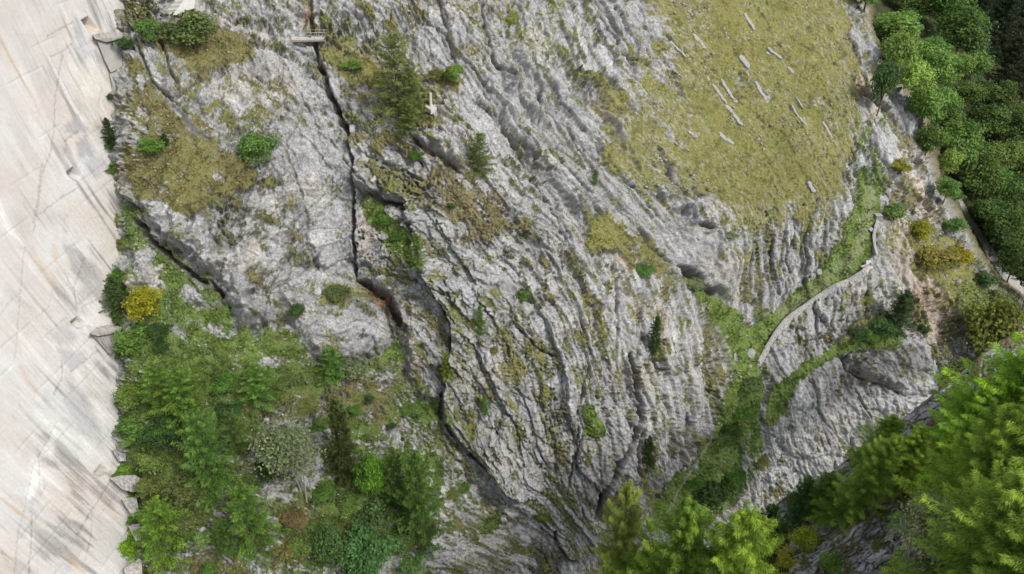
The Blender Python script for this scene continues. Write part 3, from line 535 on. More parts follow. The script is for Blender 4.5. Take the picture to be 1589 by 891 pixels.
PALE = [([(640, 700), (900, 760), (880, 900), (650, 900)], 1.3), ([(705, 110), (760, 160), (870, 340), (820, 330), (740, 220)], 1.12), ([(800, 420), (1000, 400), (1120, 560), (1020, 720), (900, 700)], 1.12), ([(1190, 600), (1300, 560), (1280, 740), (1180, 790)], 1.22), ([(1110, 350), (1160, 480), (1050, 400)], .95), ([(800, 90), (940, 150), (1080, 400), (880, 260)], .95)]
for (P, a) in PALE: rock *= (1+(a-1)*poly_mask(U, V, P, 30))[..., None]
gd = rgb(.170, .150, .068); gy = rgb(.215, .207, .072); gg = rgb(.105, .190, .038); gb_ = rgb(.180, .145, .090)
gs = kd['d'][..., None]*gd+kd['y'][..., None]*gy+kd['g'][..., None]*gg+kd['b'][..., None]*gb_; ws = sum(kd.values())[..., None]
mixn = sstep(-.35, .35, fbm(U/35, V/35, 4, 121))[..., None]
gdef = rgb(.185, .170, .075)*(1-mixn)+rgb(.165, .180, .062)*mixn
grass = np.where(ws > .02, (gs+gdef*.25)/(ws+.25), gdef); grass = grass*.82+gdef*.18
fr = sstep(.1, .45, fbm(U/18, V/18, 3, 123))[..., None]*.35; grass = grass*(1-fr)+rgb(.13, .175, .05)*fr
grass = grass*(1+.30*tuft2+.22*fbm(U/12, V/12, 3, 125)+.2*fbm(U/60, V/60, 2, 126))[..., None]
brn = sstep(.18, .5, fbm(U/14, V/14, 4, 127))[..., None]*.22*(1-kd['g'][..., None])*(1-.7*kd['y'][..., None]); grass = grass*(1-brn)+rgb(.17, .125, .07)*brn
speck = (sstep(.38, .5, fbm(S/3.2, T/5.5, 2, 131))*sstep(.0, .4, fbm(U/60, V/60, 2, 133)+.1))[..., None]*.8
speck *= .35; mz = np.clip(.25+.8*sstep(1230, 1330, U)+.9*sstep(1130, 1040, U)+.5*sstep(290, 340, V), 0, 1); fl = sstep(.30-.22*mz, .44-.16*mz, fbm(S/2.6, T/9, 2, 135)+.35*fbm(S/9, T/40, 2, 136))*sstep(-.2, .25, fbm(U/50, V/50, 3, 137)+.25*mz)*.6*(reg0 > .3); grass = grass*(1-fl[..., None])+rgb(.36, .35, .32)*fl[..., None]; dk = sstep(.15, .45, fbm(U/16, V/16, 3, 139)); grass *= (1-.28*dk*reg0)[..., None]; grass = grass*(1-speck)+rgb(.34, .34, .32)*speck
grass = grass*(1-.18*LL[..., None])
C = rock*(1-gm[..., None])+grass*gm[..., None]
woodf = sstep(.3, .6, far)[..., None]; C = C*(1-woodf)+rgb(.05, .06, .025)*woodf*(1+.5*fbm(U/12, V/12, 3, 141))[..., None]
# gravel road at the foot of the ridge, the worn footpath and pale earth beside the track
ROADL = [(1478, 292), (1486, 306), (1508, 348), (1530, 385), (1552, 418), (1574, 440), (1600, 455)]
roadm = np.zeros(U.shape)
sl_, sd, al, L = line_dist(U, V, ROADL, 60); roadm[sl_] = sstep(1.25, .9, np.abs(sd)/(2.2+al*5.5)); rm = roadm[..., None]; C = C*(1-rm)+rgb(.36, .345, .33)*rm
PATH = [(203, 66), (225, 58), (246, 52), (262, 44), (285, 22), (310, 15), (345, 28), (385, 42), (420, 50), (455, 57)]
for (P, wd, a, c) in ((PATH, 3.6, .95, (.46, .43, .38)), ([(498, 60), (530, 70), (565, 84), (592, 104)], 3., .6, (.38, .33, .24)), ([(1352, 296), (1345, 340), (1325, 395), (1280, 438), (1215, 485)], 9, .42, (.28, .26, .19)), ([(1120, 650), (1095, 700), (1068, 735), (1045, 780), (1030, 800)], 2.0, .7, (.34, .31, .25)), ([(1075, 730), (1060, 750), (1046, 776)], 1.5, .5, (.4, .37, .3))):
    r = line_dist(U, V, P, 40); sl_, sd, al, L = r; m = (sstep(1.4, .5, np.abs(sd+jag[sl_]*.25)/wd)*a*(.6+.4*sstep(-.3, .2, fbm(U/6, V/6, 2, 151)[sl_])))[..., None]; C[sl_] = C[sl_]*(1-m)+rgb(*c)*m
tz = np.clip(4*far*(1-far), 0, 1)[..., None]*.85; C = C*(1-tz)+(rgb(.17, .15, .09)*(1+.5*fbm(U/9, V/9, 3, 143))[..., None])*tz; C = C*(1-rm)+rgb(.36, .345, .33)*rm; C = np.clip(C, .015, .8)
# ---- split the sheet into the pieces of the setting
reg = np.zeros(U.shape, int)
gully = poly_mask(U, V, COVER[[i for i, c in enumerate(COVER) if c[0][0] == (1335, 285)][0]][0], 1)
reg[poly_mask(U, V, [c for c in COVER if c[0][0] == (985, -200)][0][0], 1, wob2*.5) > .5] = 1
reg[gully > .5] = 2
reg[(poly_mask(U, V, [(1345, -200), (1345, 60), (1372, 180), (1372, 285), (1362, 340), (1400, 430), (1440, 520), (1480, 600), (1560, 600), (1900, 640), (1900, -200)], 1) > .5) & (far < .5)] = 3
reg[far >= .5] = 4
reg[(roadm > .5) & (far > .05)] = 5
nv, nu = U.shape; ids = np.arange(nv*nu).reshape(nv, nu)
F = np.stack([ids[:-1, :-1], ids[1:, :-1], ids[1:, 1:], ids[:-1, 1:]], -1).reshape(-1, 4); fr_ = reg[:-1, :-1].ravel()
keep = (U[:-1, 1:] > 150).ravel()      # nothing far behind the dam face
NAMES = [('rock_face', M_ROCK), ('meadow', M_GRASS), ('grassy_track', M_TRACK), ('scree_slope', M_SCREE), ('wood_floor', M_TRACK), ('gravel_road', M_ROAD)]
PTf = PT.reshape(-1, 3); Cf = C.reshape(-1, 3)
for k, (nm, mt) in enumerate(NAMES):
    f = F[(fr_ == k) & keep]
    if len(f) == 0: continue
    uq, inv = np.unique(f, return_inverse=True)
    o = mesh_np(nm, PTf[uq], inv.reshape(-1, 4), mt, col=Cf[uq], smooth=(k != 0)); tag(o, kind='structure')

def sample(A, px, py):
    fu = np.interp(px, us, np.arange(nu)); fv = np.interp(py, vs, np.arange(nv)); i = min(int(fu), nu-2); j = min(int(fv), nv-2); a = fu-i; b = fv-j
    return A[j, i]*(1-a)*(1-b)+A[j, i+1]*a*(1-b)+A[j+1, i]*(1-a)*b+A[j+1, i+1]*a*b
def ground(px, py): return Vector(sample(PT, px, py))
def gnormal(px, py): return Vector(sample(N0, px, py))

# ------------------------------------------------------------------ dam face
du = np.concatenate([np.arange(-160, -6, 8.), np.arange(-6, 242, 1.6)]); dv = axis(-160, -8, 900, 1060, 1.6)
DU, DV = np.meshgrid(du, dv); DZ = dam_zd(DU, DV); DP = rays(DU, DV)*DZ[..., None]
Y, Z = DP[..., 1], DP[..., 2]
dn = normals(DP); dn *= np.sign(-(dn*rays(DU, DV)).sum(-1, keepdims=True))
ddisp = np.zeros(DU.shape)
NICHE = [[(127, 32), (137, 27), (155, 50), (141, 50)], [(104, 268), (114, 260), (131, 279), (115, 279)], [(110, 500), (121, 492), (143, 508), (121, 509)], [(147, 734), (157, 722), (178, 733), (156, 738)]]
nich = np.zeros(DU.shape)
for P in NICHE:
    m = poly_mask(DU, DV, P, 1.0); nich = np.maximum(nich, m); P = np.array(P); a = (P[0]+P[1])/2; b = (P[2]+P[3])/2; e = b-a
    t = np.clip(((DU-a[0])*e[0]+(DV-a[1])*e[1])/(e@e), 0, 1); ddisp -= m*1.7*(1-t)**.7
# lift joints (level lines every 2 m or so) and upright joints
lift = np.zeros(DU.shape)
zw = Z+.15*fbm(Y/6, Z/6, 2, 7)
for k, z0 in enumerate(np.arange(-6, -120, -3.1)):
    z0 = z0+.5*math.sin(k*2.3); on = sstep(-.05, .22, noise(Y/7+k*13.1, np.full_like(Y, k*3.7), 5)); lift = np.maximum(lift, sstep(.13, .03, np.abs(zw-z0))*on)
ddisp -= .05*lift
DC = np.ones(DU.shape+(3,))*rgb(.60, .588, .572)
big = fbm(DU/120, DV/120, 3, 201); tanm = sstep(-.1, .4, big+.15*fbm(Y/3, Z/14, 3, 203))[..., None]; DC = DC*(1-tanm*.55)+rgb(.60, .55, .50)*tanm*.5
cool = sstep(.0, .35, -big+.1*fbm(Y/3, Z/20, 3, 204))[..., None]; DC = DC*(1-cool*.5)+rgb(.60, .62, .64)*cool*.5
nearR = sstep(-20, 150, DU+(DV-300)*.05)     # more weathering towards the rock
st = fbm(Y/1.1, Z/16, 4, 211); st2 = fbm(Y/.45, Z/9, 3, 213); blotch = fbm(Y/5, Z/6, 4, 215)
dark = sstep(.02, .30, st*.8+blotch*.7+.25*st2)*nearR; DC *= (1-.52*dark*(.7+.6*st2))[..., None]
pan = worley(Y/7.5, Z/6.2, 9)[2]; pdk = .5*sstep(.62, .8, pan)*nearR*sstep(-.3, .2, blotch+.4*st2); DC *= (1-.30*pdk)[..., None]
wh = sstep(.12, .42, fbm(Y/1.6, Z/24, 4, 221)+.25*blotch)*(.35+.65*nearR); DC = DC*(1-.7*wh[..., None])+rgb(.72, .71, .69)*.7*wh[..., None]
rst = sstep(.42, .62, fbm(Y/1.2, Z/20, 3, 231)+.2*fbm(Y/8, Z/8, 2, 233)); DC = DC*(1-.5*rst[..., None])+rgb(.50, .34, .20)*.5*rst[..., None]
DC *= (1-.15*lift*(.35+.65*nearR))[..., None]
DPOLY = [([(118, 20), (130, 60), (142, 85), (132, 92), (115, 60)], (.44, .45, .49), .75, 3), ([(100, 195), (120, 180), (138, 202), (110, 208), (98, 208)], (.36, .36, .38), .8, 3), ([(117, 222), (132, 212), (150, 238), (122, 247)], (.36, .355, .37), .85, 3), ([(128, 250), (158, 240), (168, 262), (145, 280)], (.36, .37, .40), .5, 5),
 ([(98, 382), (110, 380), (142, 432), (125, 442), (112, 420)], (.38, .38, .38), .8, 3), ([(140, 395), (160, 430), (155, 455), (128, 470), (120, 455), (132, 430)], (.40, .40, .40), .7, 4), ([(158, 458), (172, 455), (174, 480), (160, 478)], (.28, .28, .28), .7, 4), ([(95, 500), (122, 520), (110, 540), (85, 520)], (.44, .44, .45), .7, 4), ([(88, 540), (130, 545), (136, 560), (112, 577), (95, 560)], (.40, .405, .43), .75, 4),
 ([(105, 590), (130, 600), (165, 690), (155, 705), (130, 680), (100, 625)], (.42, .42, .43), .65, 6), ([(150, 790), (200, 820), (205, 850), (190, 880), (150, 850)], (.46, .46, .46), .5, 12), ([(52, 705), (66, 730), (100, 760), (92, 762), (66, 738), (50, 770), (40, 780), (46, 735)], (.84, .83, .82), .95, 2.5), ([(88, 655), (70, 690), (58, 712), (80, 712), (88, 680)], (.82, .81, .79), .7, 3), ([(90, 655), (150, 690), (170, 720), (182, 725), (180, 735), (140, 705), (95, 670)], (.80, .79, .77), .75, 4),
 ([(0, 310), (12, 340), (40, 382), (36, 384), (8, 350), (-6, 330)], (.83, .83, .84), .95, 2), ([(20, 72), (45, 120), (66, 160), (60, 158), (40, 120)], (.74, .73, .71), .7, 1), ([(115, 580), (130, 600), (185, 668), (178, 670), (150, 640), (118, 596)], (.80, .79, .76), .85, 3), ([(115, 58), (110, 100), (130, 150), (160, 175), (140, 130), (118, 95)], (.80, .79, .72), .7, 4), ([(122, 485), (152, 505), (145, 510), (128, 496)], (.82, .81, .78), .95, 2), ([(122, 100), (175, 100), (176, 200), (150, 170)], (.68, .65, .59), .6, 8),
 ([(135, 28), (158, 50), (146, 52), (140, 50)], (.50, .36, .24), .6, 3), ([(30, 560), (60, 610), (52, 610), (34, 580)], (.56, .43, .31), .6, 6), ([(0, 852), (16, 870), (14, 874), (-2, 862)], (.32, .26, .18), .8, 2), ([(100, 860), (130, 880), (135, 895), (115, 885)], (.58, .42, .26), .6, 4), ([(82, 380), (92, 400), (88, 408), (82, 398)], (.58, .44, .32), .6, 3), ([(52, 390), (70, 415), (88, 440), (80, 438), (60, 412)], (.60, .47, .36), .5, 3), ([(145, 180), (155, 200), (176, 215), (168, 214), (150, 198)], (.40, .33, .27), .7, 2)]
wobd = fbm(Y/.8, Z/4, 3, 241)*6+fbm(Y/.25, Z/2.5, 2, 243)*5
for (P, c, a, s_) in DPOLY:
    a = a*(.62 if c[0] > .7 else 1.1); m = (poly_mask(DU, DV, P, s_*(2.2 if c[0] > .7 else 1.2), wobd)*min(a, 1)*(.72+.28*sstep(-.2, .2, st2)))[..., None]; DC = DC*(1-m)+rgb(*c)*(1+.25*st2)[..., None]*m
DLINE = [([(97, 85), (92, 115), (86, 150), (84, 205), (78, 240), (66, 270), (58, 330), (52, 360)], .5), ([(65, 255), (60, 300), (52, 345)], .45), ([(74, 56), (92, 46), (112, 35)], .6), ([(80, 88), (96, 80), (111, 69)], .6), ([(62, 332), (88, 312), (120, 292)], .55), ([(100, 219), (112, 210), (122, 203)], .6), ([(38, 384), (32, 450), (28, 500), (24, 560)], .35), ([(123, 470), (118, 475), (115, 445), (132, 400)], .5), ([(128, 476), (145, 468), (158, 460)], .5), ([(84, 612), (95, 590), (97, 570), (95, 560)], .6), ([(88, 655), (70, 690), (52, 720), (40, 780), (28, 830), (22, 900)], .4), ([(50, 800), (48, 850), (44, 900)], .6), ([(180, 735), (150, 780), (140, 795), (120, 830)], .55), ([(143, 795), (142, 830), (132, 870)], .45), ([(110, 577), (135, 557), (152, 545)], .5), ([(60, 690), (62, 770), (70, 755)], .3), ([(100, 420), (120, 470), (119, 478)], .4), ([(82, 450), (76, 475), (62, 490)], .3), ([(152, 160), (157, 140)], .5), ([(90, 800), (120, 830), (140, 845)], .4), ([(104, 440), (120, 455), (135, 500)], .35), ([(0, 490), (14, 470), (30, 455)], .3)]
for (P, a) in DLINE:
    r = line_dist(DU, DV, P, 20)
    sl_, sd, al, L = r; m = sstep(1.9, .5, np.abs(sd+fbm(DU/7, DV/7, 3, 251)[sl_]*2.6))*a*.62*(.45+.55*sstep(-.25, .15, fbm(DU/4, DV/4, 2, 253)[sl_])); DC[sl_] *= (1-m)[..., None]; ddisp[sl_] -= .08*m
DC = DC*(1-nich[..., None]*.45)+rgb(.42, .38, .34)*nich[..., None]*.45
gr = fbm(DU/3, DV/3, 3, 271)+.8*fbm(Y/.3, Z/2.2, 2, 273); DC *= (1+(.05+.12*nearR)*gr)[..., None]; pit = sstep(.42, .5, fbm(DU/2.6, DV/2.6, 2, 275))*sstep(.1, .4, blotch+st*.4)*nearR; DC *= (1-.35*pit)[..., None]; DC = np.clip(DC*rgb(.91, .90, .885), .05, .80)
DP = DP+dn*(ddisp+.02*fbm(Y/2, Z/2, 3, 261))[..., None]
nv2, nu2 = DU.shape; ids = np.arange(nv2*nu2).reshape(nv2, nu2); FD = np.stack([ids[:-1, :-1], ids[1:, :-1], ids[1:, 1:], ids[:-1, 1:]], -1).reshape(-1, 4)
dam = empty('dam', (-60, 90, -70)); tag(dam, 'tall pale concrete dam wall with white and grey stains on the left', 'dam')
dw = mesh_np('dam_wall', DP.reshape(-1, 3)-np.array(dam.location[:]), FD, M_DAM, dam, col=DC.reshape(-1, 3))
# ------------------------------------------------------------------ near slope under the viewer (lower right)
EDGE = np.array([(780, 1010, 84), (860, 965, 82), (1000, 908, 79), (1090, 868, 77), (1135, 845, 76), (1168, 806, 75), (1205, 780, 74), (1282, 737, 73), (1372, 672, 73), (1442, 622, 74), (1505, 565, 76), (1589, 505, 80), (1700, 440, 88), (1860, 380, 98)], float)
nx_ = np.concatenate([np.arange(780, 1130, 4.), np.arange(1130, 1600, 1.7), np.arange(1600, 1860, 6.)]); nb = np.concatenate([np.arange(0, 400, 1.7), np.arange(400, 700, 8.)])
NX, NB = np.meshgrid(nx_, nb); ey = np.interp(nx_, EDGE[:, 0], EDGE[:, 1])+6*fbm(nx_/25, nx_*0+.5, 4, 301); ez = np.interp(nx_, EDGE[:, 0], EDGE[:, 2])
NY = ey[None, :]+NB; NZ = ez[None, :]-.085*NB+.00004*NB**2
s2 = (NX*math.sin(R(-35))*-1+NY*math.cos(R(-35)))+fbm(NX/60, NY/60, 3, 303)*14; t2 = NX*math.cos(R(-35))+NY*math.sin(R(-35))
q1, h1, _ = plates(s2, t2, 26, 120, 31); q2, h2, r2n = plates(s2, t2, 9, 50, 32, .7); q3, h3, _ = plates(s2, t2, 4.5, 16, 33)
nd_ = .75*q1+.5*q2+.22*q3+.5*fbm(NX/90, NY/90, 3, 305)-.3*sstep(.12, 0, h2)+.2*fbm(s2/3, t2/30, 3, 307)
ncov = sstep(.42, .6, .42+.9*fbm(NX/30, NY/30, 4, 309)+.4*fbm(NX/5, NY/5, 2, 311)-.2*q2-.5*poly_mask(NX, NY, [(1290, 735), (1440, 620), (1440, 660), (1330, 700)], 8)-.45*poly_mask(NX, NY, [(1215, 870), (1330, 800), (1400, 790), (1400, 900), (1215, 900)], 14)-.2*poly_mask(NX, NY, [(1165, 806), (1230, 765), (1290, 740), (1290, 800), (1200, 850)], 8))
nd_ = nd_*(1-.6*ncov)+ncov*(.3*np.abs(fbm(NX/6, NY/6, 3, 313))+.1)
NP = rays(NX, NY)*(NZ-nd_*.8)[..., None]
# the hidden far side falls away behind the edge
back = []
for k in (10, 6, 3.5, 2, 1, .5): back.append(NP[0]+np.array([0, .9, -1.9])*k)
NP = np.concatenate([np.array(back), NP]); lumn = 1+.25*(r2n-.5)+.3*fbm(NX/40, NY/40, 3, 315)+.3*fbm(s2/2.5, t2/30, 3, 317)
NC = rgb(.36, .345, .34)*lumn[..., None]; NC *= (1-.5*sstep(.1, .35, fbm(s2/5, t2/60, 3, 319)))[..., None]; NC = NC*(1-.6*sstep(.14, .02, h2)[..., None])
ngr = rgb(.12, .10, .05)*(1-sstep(-.2, .3, fbm(NX/25, NY/25, 3, 321))[..., None])+rgb(.09, .12, .035)*sstep(-.2, .3, fbm(NX/25, NY/25, 3, 321))[..., None]; ngr = ngr*(1+.5*fbm(NX/3, NY/3, 2, 323))[..., None]
NC = NC*(1-ncov[..., None])+ngr*ncov[..., None]; NC = np.concatenate([np.repeat(NC[:1], 6, 0), NC]); a_, b_ = NP.shape[:2]; ids = np.arange(a_*b_).reshape(a_, b_)
tag(mesh_np('near_slope', NP.reshape(-1, 3), np.stack([ids[:-1, :-1], ids[1:, :-1], ids[1:, 1:], ids[:-1, 1:]], -1).reshape(-1, 4), M_ROCK, col=np.clip(NC, .012, .6).reshape(-1, 3)), kind='structure')
def nground(px, py):
    e = np.interp(px, nx_, ey); i = int(np.interp(px, nx_, np.arange(len(nx_)))); j = int(np.interp(max(py-e, 0), nb, np.arange(len(nb))))+6
    return Vector(NP[j, i])

# ------------------------------------------------------------------ built things
def pxm(P, n): return n*(-P[2]*sp+P[1]*cp)/FPX          # metres that n drawing units span at a point
def prism(pts, back, mb=None):
    """solid from a front outline (3D points) pushed back along a vector"""
    mb = mb or MB(); P = [Vector(p) for p in pts]; n = len(P); b = Vector(back)
    return mb.add(P+[p+b for p in P], [tuple(range(n)), tuple(range(2*n-1, n-1, -1))]+[(i, i+n, (i+1) % n+n, (i+1) % n) for i in range(n)])
def at(px, py, zd): return Vector(rays(px, py)*zd)
# footing blocks stepping down between dam and rock
def block(name, poly, off, mat, parent, thick=4.5, label=None):
    c = np.mean(np.array(poly), 0); pts = []
    for (x, y) in poly: pts.append(at(x, y, float(dam_zd(x, y)) - off - max(0, (x-180))*.05)-Vector(parent.location))
    o = prism(pts, rays(*c)*thick).build(name, mat, parent, .06)
    if label: o['label'] = label
    return o
block('footing_block', [(143, 54), (160, 50), (190, 51), (191, 59), (166, 66), (148, 61)], 1.3, M_FOOT, dam, 3)
block('footing_block', [(150, 62), (168, 67), (190, 60), (190, 104), (172, 113), (163, 95)], .8, M_PATHC, dam, 4, 'tan footing block with a vertical dark seam')
block('footing_block', [(170, 114), (189, 106), (186, 132), (176, 146)], .5, M_CONCD, dam)
block('footing_block', [(138, 518), (150, 508), (168, 504), (190, 508), (186, 516), (152, 522)], 1.6, M_FOOT, dam, 3, 'pale ledge with rust stain')
block('footing_block', [(146, 522), (184, 517), (180, 540), (172, 552), (158, 536)], 1.0, M_CONCD, dam)
block('footing_block', [(174, 699), (194, 699), (196, 716), (184, 716)], 1.0, M_CONCD, dam)
block('footing_block', [(170, 742), (186, 738), (210, 737), (226, 748), (224, 762), (206, 764), (190, 760)], 1.8, M_CONCD, dam)
block('footing_block', [(188, 774), (212, 771), (216, 796), (206, 803)], 1.6, M_CONCD, dam)
block('footing_block', [(198, 816), (217, 812), (220, 838), (211, 840)], 1.6, M_CONCD, dam)
block('footing_block', [(192, 883), (216, 866), (220, 870), (222, 900), (196, 900)], 1.6, M_FOOT, dam)
# footbridge over the chimney crack
def place(o, p): o.location = p; return o
A = ground(455, 59); B = ground(503, 58); A, B = Vector(A), Vector(B); zt = max(A.z, B.z)+.35; yb = min(A.y, B.y)-.7
A = Vector((A.x, yb, zt)); B = Vector((B.x, yb+.3, zt)); br = empty('footbridge', A); tag(br, 'small pale footbridge with handrail spanning the narrow rock chimney', 'bridge')
d = B-A; wv = Vector((0, 1.3, 0)); L_ = d.length
for k in range(2): MB().frame_box(wv*(.02+.86*k)-Vector((0, 0, .34)), d, wv*.12, (0, 0, .26)).build('girder', M_CONCD, br, .02)
npl = 9
for k in range(npl): MB().frame_box(d*(k/npl)+Vector((0, 0, -.075)), d*(.94/npl), wv, (0, 0, .09+.01*(k % 3))).build('deck_plank', M_CONC, br, .01)
for sd2 in (0, 1):
    for k in range(5): MB().tube([wv*sd2+d*(.02+.24*k), wv*sd2+d*(.02+.24*k)+Vector((0, 0, 1.0))], .035, 6).build('railing_post', M_STEEL, br)
    for hh in (.55, 1.0): MB().tube([wv*sd2+d*-.08+Vector((0, 0, hh-.12)), wv*sd2+d*.02+Vector((0, 0, hh)), wv*sd2+d*.98+Vector((0, 0, hh)), wv*sd2+d*1.08+Vector((0, 0, hh-.1))], .03, 6).build('handrail', M_STEEL, br)
# concrete staircase at the top left
b0 = ground(264, 22); st_ = empty('staircase', b0); tag(st_, 'short concrete staircase with pale side wall at the start of the path', 'stairs')
top = at(287, -8, float(-b0.z*sp+b0.y*cp)-.2)-b0; n = 10
ux = Vector((.95, .3, 0)).normalized()*1.35
for k in range(n):
    o = top*(k/n); rise = top.z/n
    MB().frame_box(o-Vector((ux.x*.5, ux.y*.5, .25)), ux, Vector((top.x/n*1.05, max(.28, abs(top.y)/n), 0)), (0, 0, rise+.25-.03)).build('step', M_CONC if k % 2 else M_PATHC, st_, .015)
zz_ = float(-b0.z*sp+b0.y*cp)-1.0
wpts = [at(x, y, zz_)-b0 for (x, y) in [(268, 23), (276, 24), (290, 17), (301, 13), (303, -2), (291, -6), (284, 2)]]
prism(wpts, (.1, 1.2, 0)).build('side_wall', M_CONC, st_, .03)
# survey pillar on its square base
b0 = ground(672, 166); pl = empty('survey_pillar', b0+Vector((0, -.3, .1))); tag(pl, 'white survey pillar standing on a square concrete base below the larch', 'survey pillar')
s_ = pxm(b0, 13.5)*.75; e1 = Vector((.80, .60, 0))*2*s_; e2 = Vector((-.60, .80, 0))*2*s_
MB().frame_box(-(e1+e2)/2+Vector((0, 0, -.5)), e1, e2, (0, 0, .72)).build('base', M_CONC, pl, .03)
hp = pxm(b0, 17)/.82; MB().tube([(-.25, .1, .2), (-.25, .1, .2+hp*.93), (-.25, .1, .2+hp*.93)], [.20, .19, .19], 14).build('pillar', M_CONC, pl); MB().tube([(-.25, .1, .2+hp*.93), (-.25, .1, .2+hp)], [.24, .24], 14).build('cap', M_CONC, pl, .02)
# retaining wall along the old track
WALL = [(1178, 563), (1187, 543), (1198, 522), (1212, 503), (1228, 488), (1250, 473), (1272, 458), (1290, 447), (1312, 437), (1330, 426), (1342, 414), (1347, 404)]
WALL2 = [(1353, 399), (1351, 385), (1351, 370), (1354, 356), (1358, 345)]
def wall(pts, hgt, label, face=1.0):
    G = [ground(*p) for p in pts]; r = empty('retaining_wall', G[0]); tag(r, label, 'wall'); G = [g-G[0]+Vector((0, -.35, 0)) for g in G]
    for i in range(len(G)-1):
        a, b = G[i]+Vector((0, 0, hgt)), G[i+1]+Vector((0, 0, hgt)); h = Vector((b.x-a.x, b.y-a.y, 0)).normalized(); nn = Vector((h.y, -h.x, 0))
        m3 = max(1, int((b-a).length/1.1))
        for q in range(m3):
            j0 = random.uniform(-.04, .04); MB().frame_box(a+(b-a)*(q/m3)-nn*(.17+j0)+Vector((0, 0, j0*.6)), (b-a)*(.96/m3), nn*(.32+random.uniform(-.04, .05)), (0, 0, .13+random.uniform(0, .05))).build('coping_stone', M_COPE if (q+i) % 3 else M_PATHC, r, .03)
        mbx = MB(); rows_ = max(2, int((hgt+face)/.32)); L2 = (b-a).length; m = max(2, int(L2/.5))
        for q in range(rows_):
            for k in range(m):
                f0 = (k+.5*(q % 2)*.8)/m; f1 = min(1, f0+.94/m)
                if f0 > .97: continue
                z = -.32*(q+1); jut = random.uniform(0, .09)
                mbx.frame_box(a+(b-a)*f0+Vector((0, 0, z+.02))-nn*.15, (b-a)*(f1-f0), nn*(.42+jut+.02*q), (0, 0, .29))
        o = mbx.build('masonry', M_WALLST, r); o['kind'] = 'stuff'
    return r
wall(WALL, .55, 'long curving dry stone retaining wall with pale coping beside the grassy track', 1.1)
wall(WALL2, .5, 'short narrow upper wall bordering the track where it meets the scree', .8)
g0 = ground(1346, 412); ft = empty('concrete_footing', g0); tag(ft, 'broken star shaped concrete footing between the two stretches of retaining wall', 'footing')
q_ = [g0*0+at(x, y, float(-g0.z*sp+g0.y*cp)-.9)-g0 for (x, y) in [(1335, 413), (1344, 410), (1344, 404), (1352, 404), (1352, 412), (1356, 416), (1349, 418), (1346, 426), (1344, 418)]]
prism(q_, (0, .5, -.9)).build('slab', M_CONC, ft, .03); MB().frame_box((-.25, -.9, .1), (.45, 0, 0), (0, .5, 0), (0, 0, .75)).build('stub', M_PATHC, ft, .03)
g0 = ground(1360, 341); b_ = empty('stone_post', g0); tag(b_, 'dark squat stone post closing the upper end of the short wall', 'post'); MB().frame_box((-.55, -.5, -.4), (1.0, .1, 0), (-.1, .8, 0), (0, 0, 1.2)).build('post', M_CONCD, b_, .05); MB().frame_box((-.63, -.58, .8), (1.16, .1, 0), (-.1, .96, 0), (0, 0, .14)).build('cap', M_STONE, b_, .03)
# pale block at the foot of the buttress
g0 = ground(1027, 764); zc = float(-g0.z*sp+g0.y*cp)-2.2
o = prism([at(x, y, zc)-g0 for (x, y) in [(1020, 772), (1022, 753), (1031, 760), (1030, 766)]], rays(1025, 762)*1.6).build('stone_block', M_CONC, None, .05); o.location = g0; tag(o, 'pale cut stone block at the foot of the rock buttress beside the gully path', 'stone block')

# ---- boulders and slabs
def lump(seed, n=2):
    import bmesh
    bm = bmesh.new(); bmesh.ops.create_icosphere(bm, subdivisions=n, radius=.5); rr = random.Random(seed); pl_ = []
    for k in range(9): v = Vector((rr.uniform(-1, 1), rr.uniform(-1, 1), rr.uniform(-1, 1))).normalized(); pl_.append((v, rr.uniform(.30, .44)))
    for v in bm.verts:
        for (nn, dd_) in pl_:
            e = v.co.dot(nn)-dd_
            if e > 0: v.co -= nn*e
    me = bpy.data.meshes.new('boulder'); bm.to_mesh(me); bm.free(); me.materials.append(M_STONE); return me
LUMPS = [lump(k) for k in range(6)]
def boulder(px, py, w, h, label, name='boulder', rz=None, cat='rock', group=None, g=None):
    p = (g or ground)(px, py); o = link_me(name, LUMPS[random.randrange(6)]); a = pxm(p, w)*1.1; b = pxm(p, h)*1.25; o.location = p+Vector((0, -.1, .05)); o.scale = (a, (a+b)/2, b); o.rotation_euler = (random.uniform(-.2, .2), random.uniform(-.3, .3), random.uniform(0, .6) if rz is None else rz); return tag(o, label, cat, group)
boulder(1161, 549, 22, 14, 'grey boulder lying in the grassy gully where the two cliffs meet')
boulder(1162, 568, 9, 7, 'small pale stone just below the gully boulder')
boulder(1060, 727, 10, 9, 'pale boulder on the gully path under the buttress'); boulder(1076, 723, 13, 9, 'angular grey boulder right of the gully path'); boulder(1052, 722, 7, 7, 'small dark boulder against the buttress foot above the path')
boulder(1487, 437, 11, 7, 'lone white block on the scree below the yellow shrub'); boulder(1378, 296, 12, 8, 'white stone half buried near the top of the track')
boulder(1343, 193, 9, 6, 'pale block in the small rock pile under the ridge shrub'); boulder(1352, 188, 8, 6, 'rounded pale stone on the right of the small rock pile'); boulder(1361, 190, 7, 5, 'smallest stone of the pile below the ridge shrub')
boulder(1347, 357, 11, 7, 'white rubble heap piece beside the short upper wall'); boulder(317, 820, 10, 8, 'pale stone among the larches near the bottom left')
boulder(1269, 423, 11, 9, 'dark angular block at the foot of the ribbed cliff above the track')
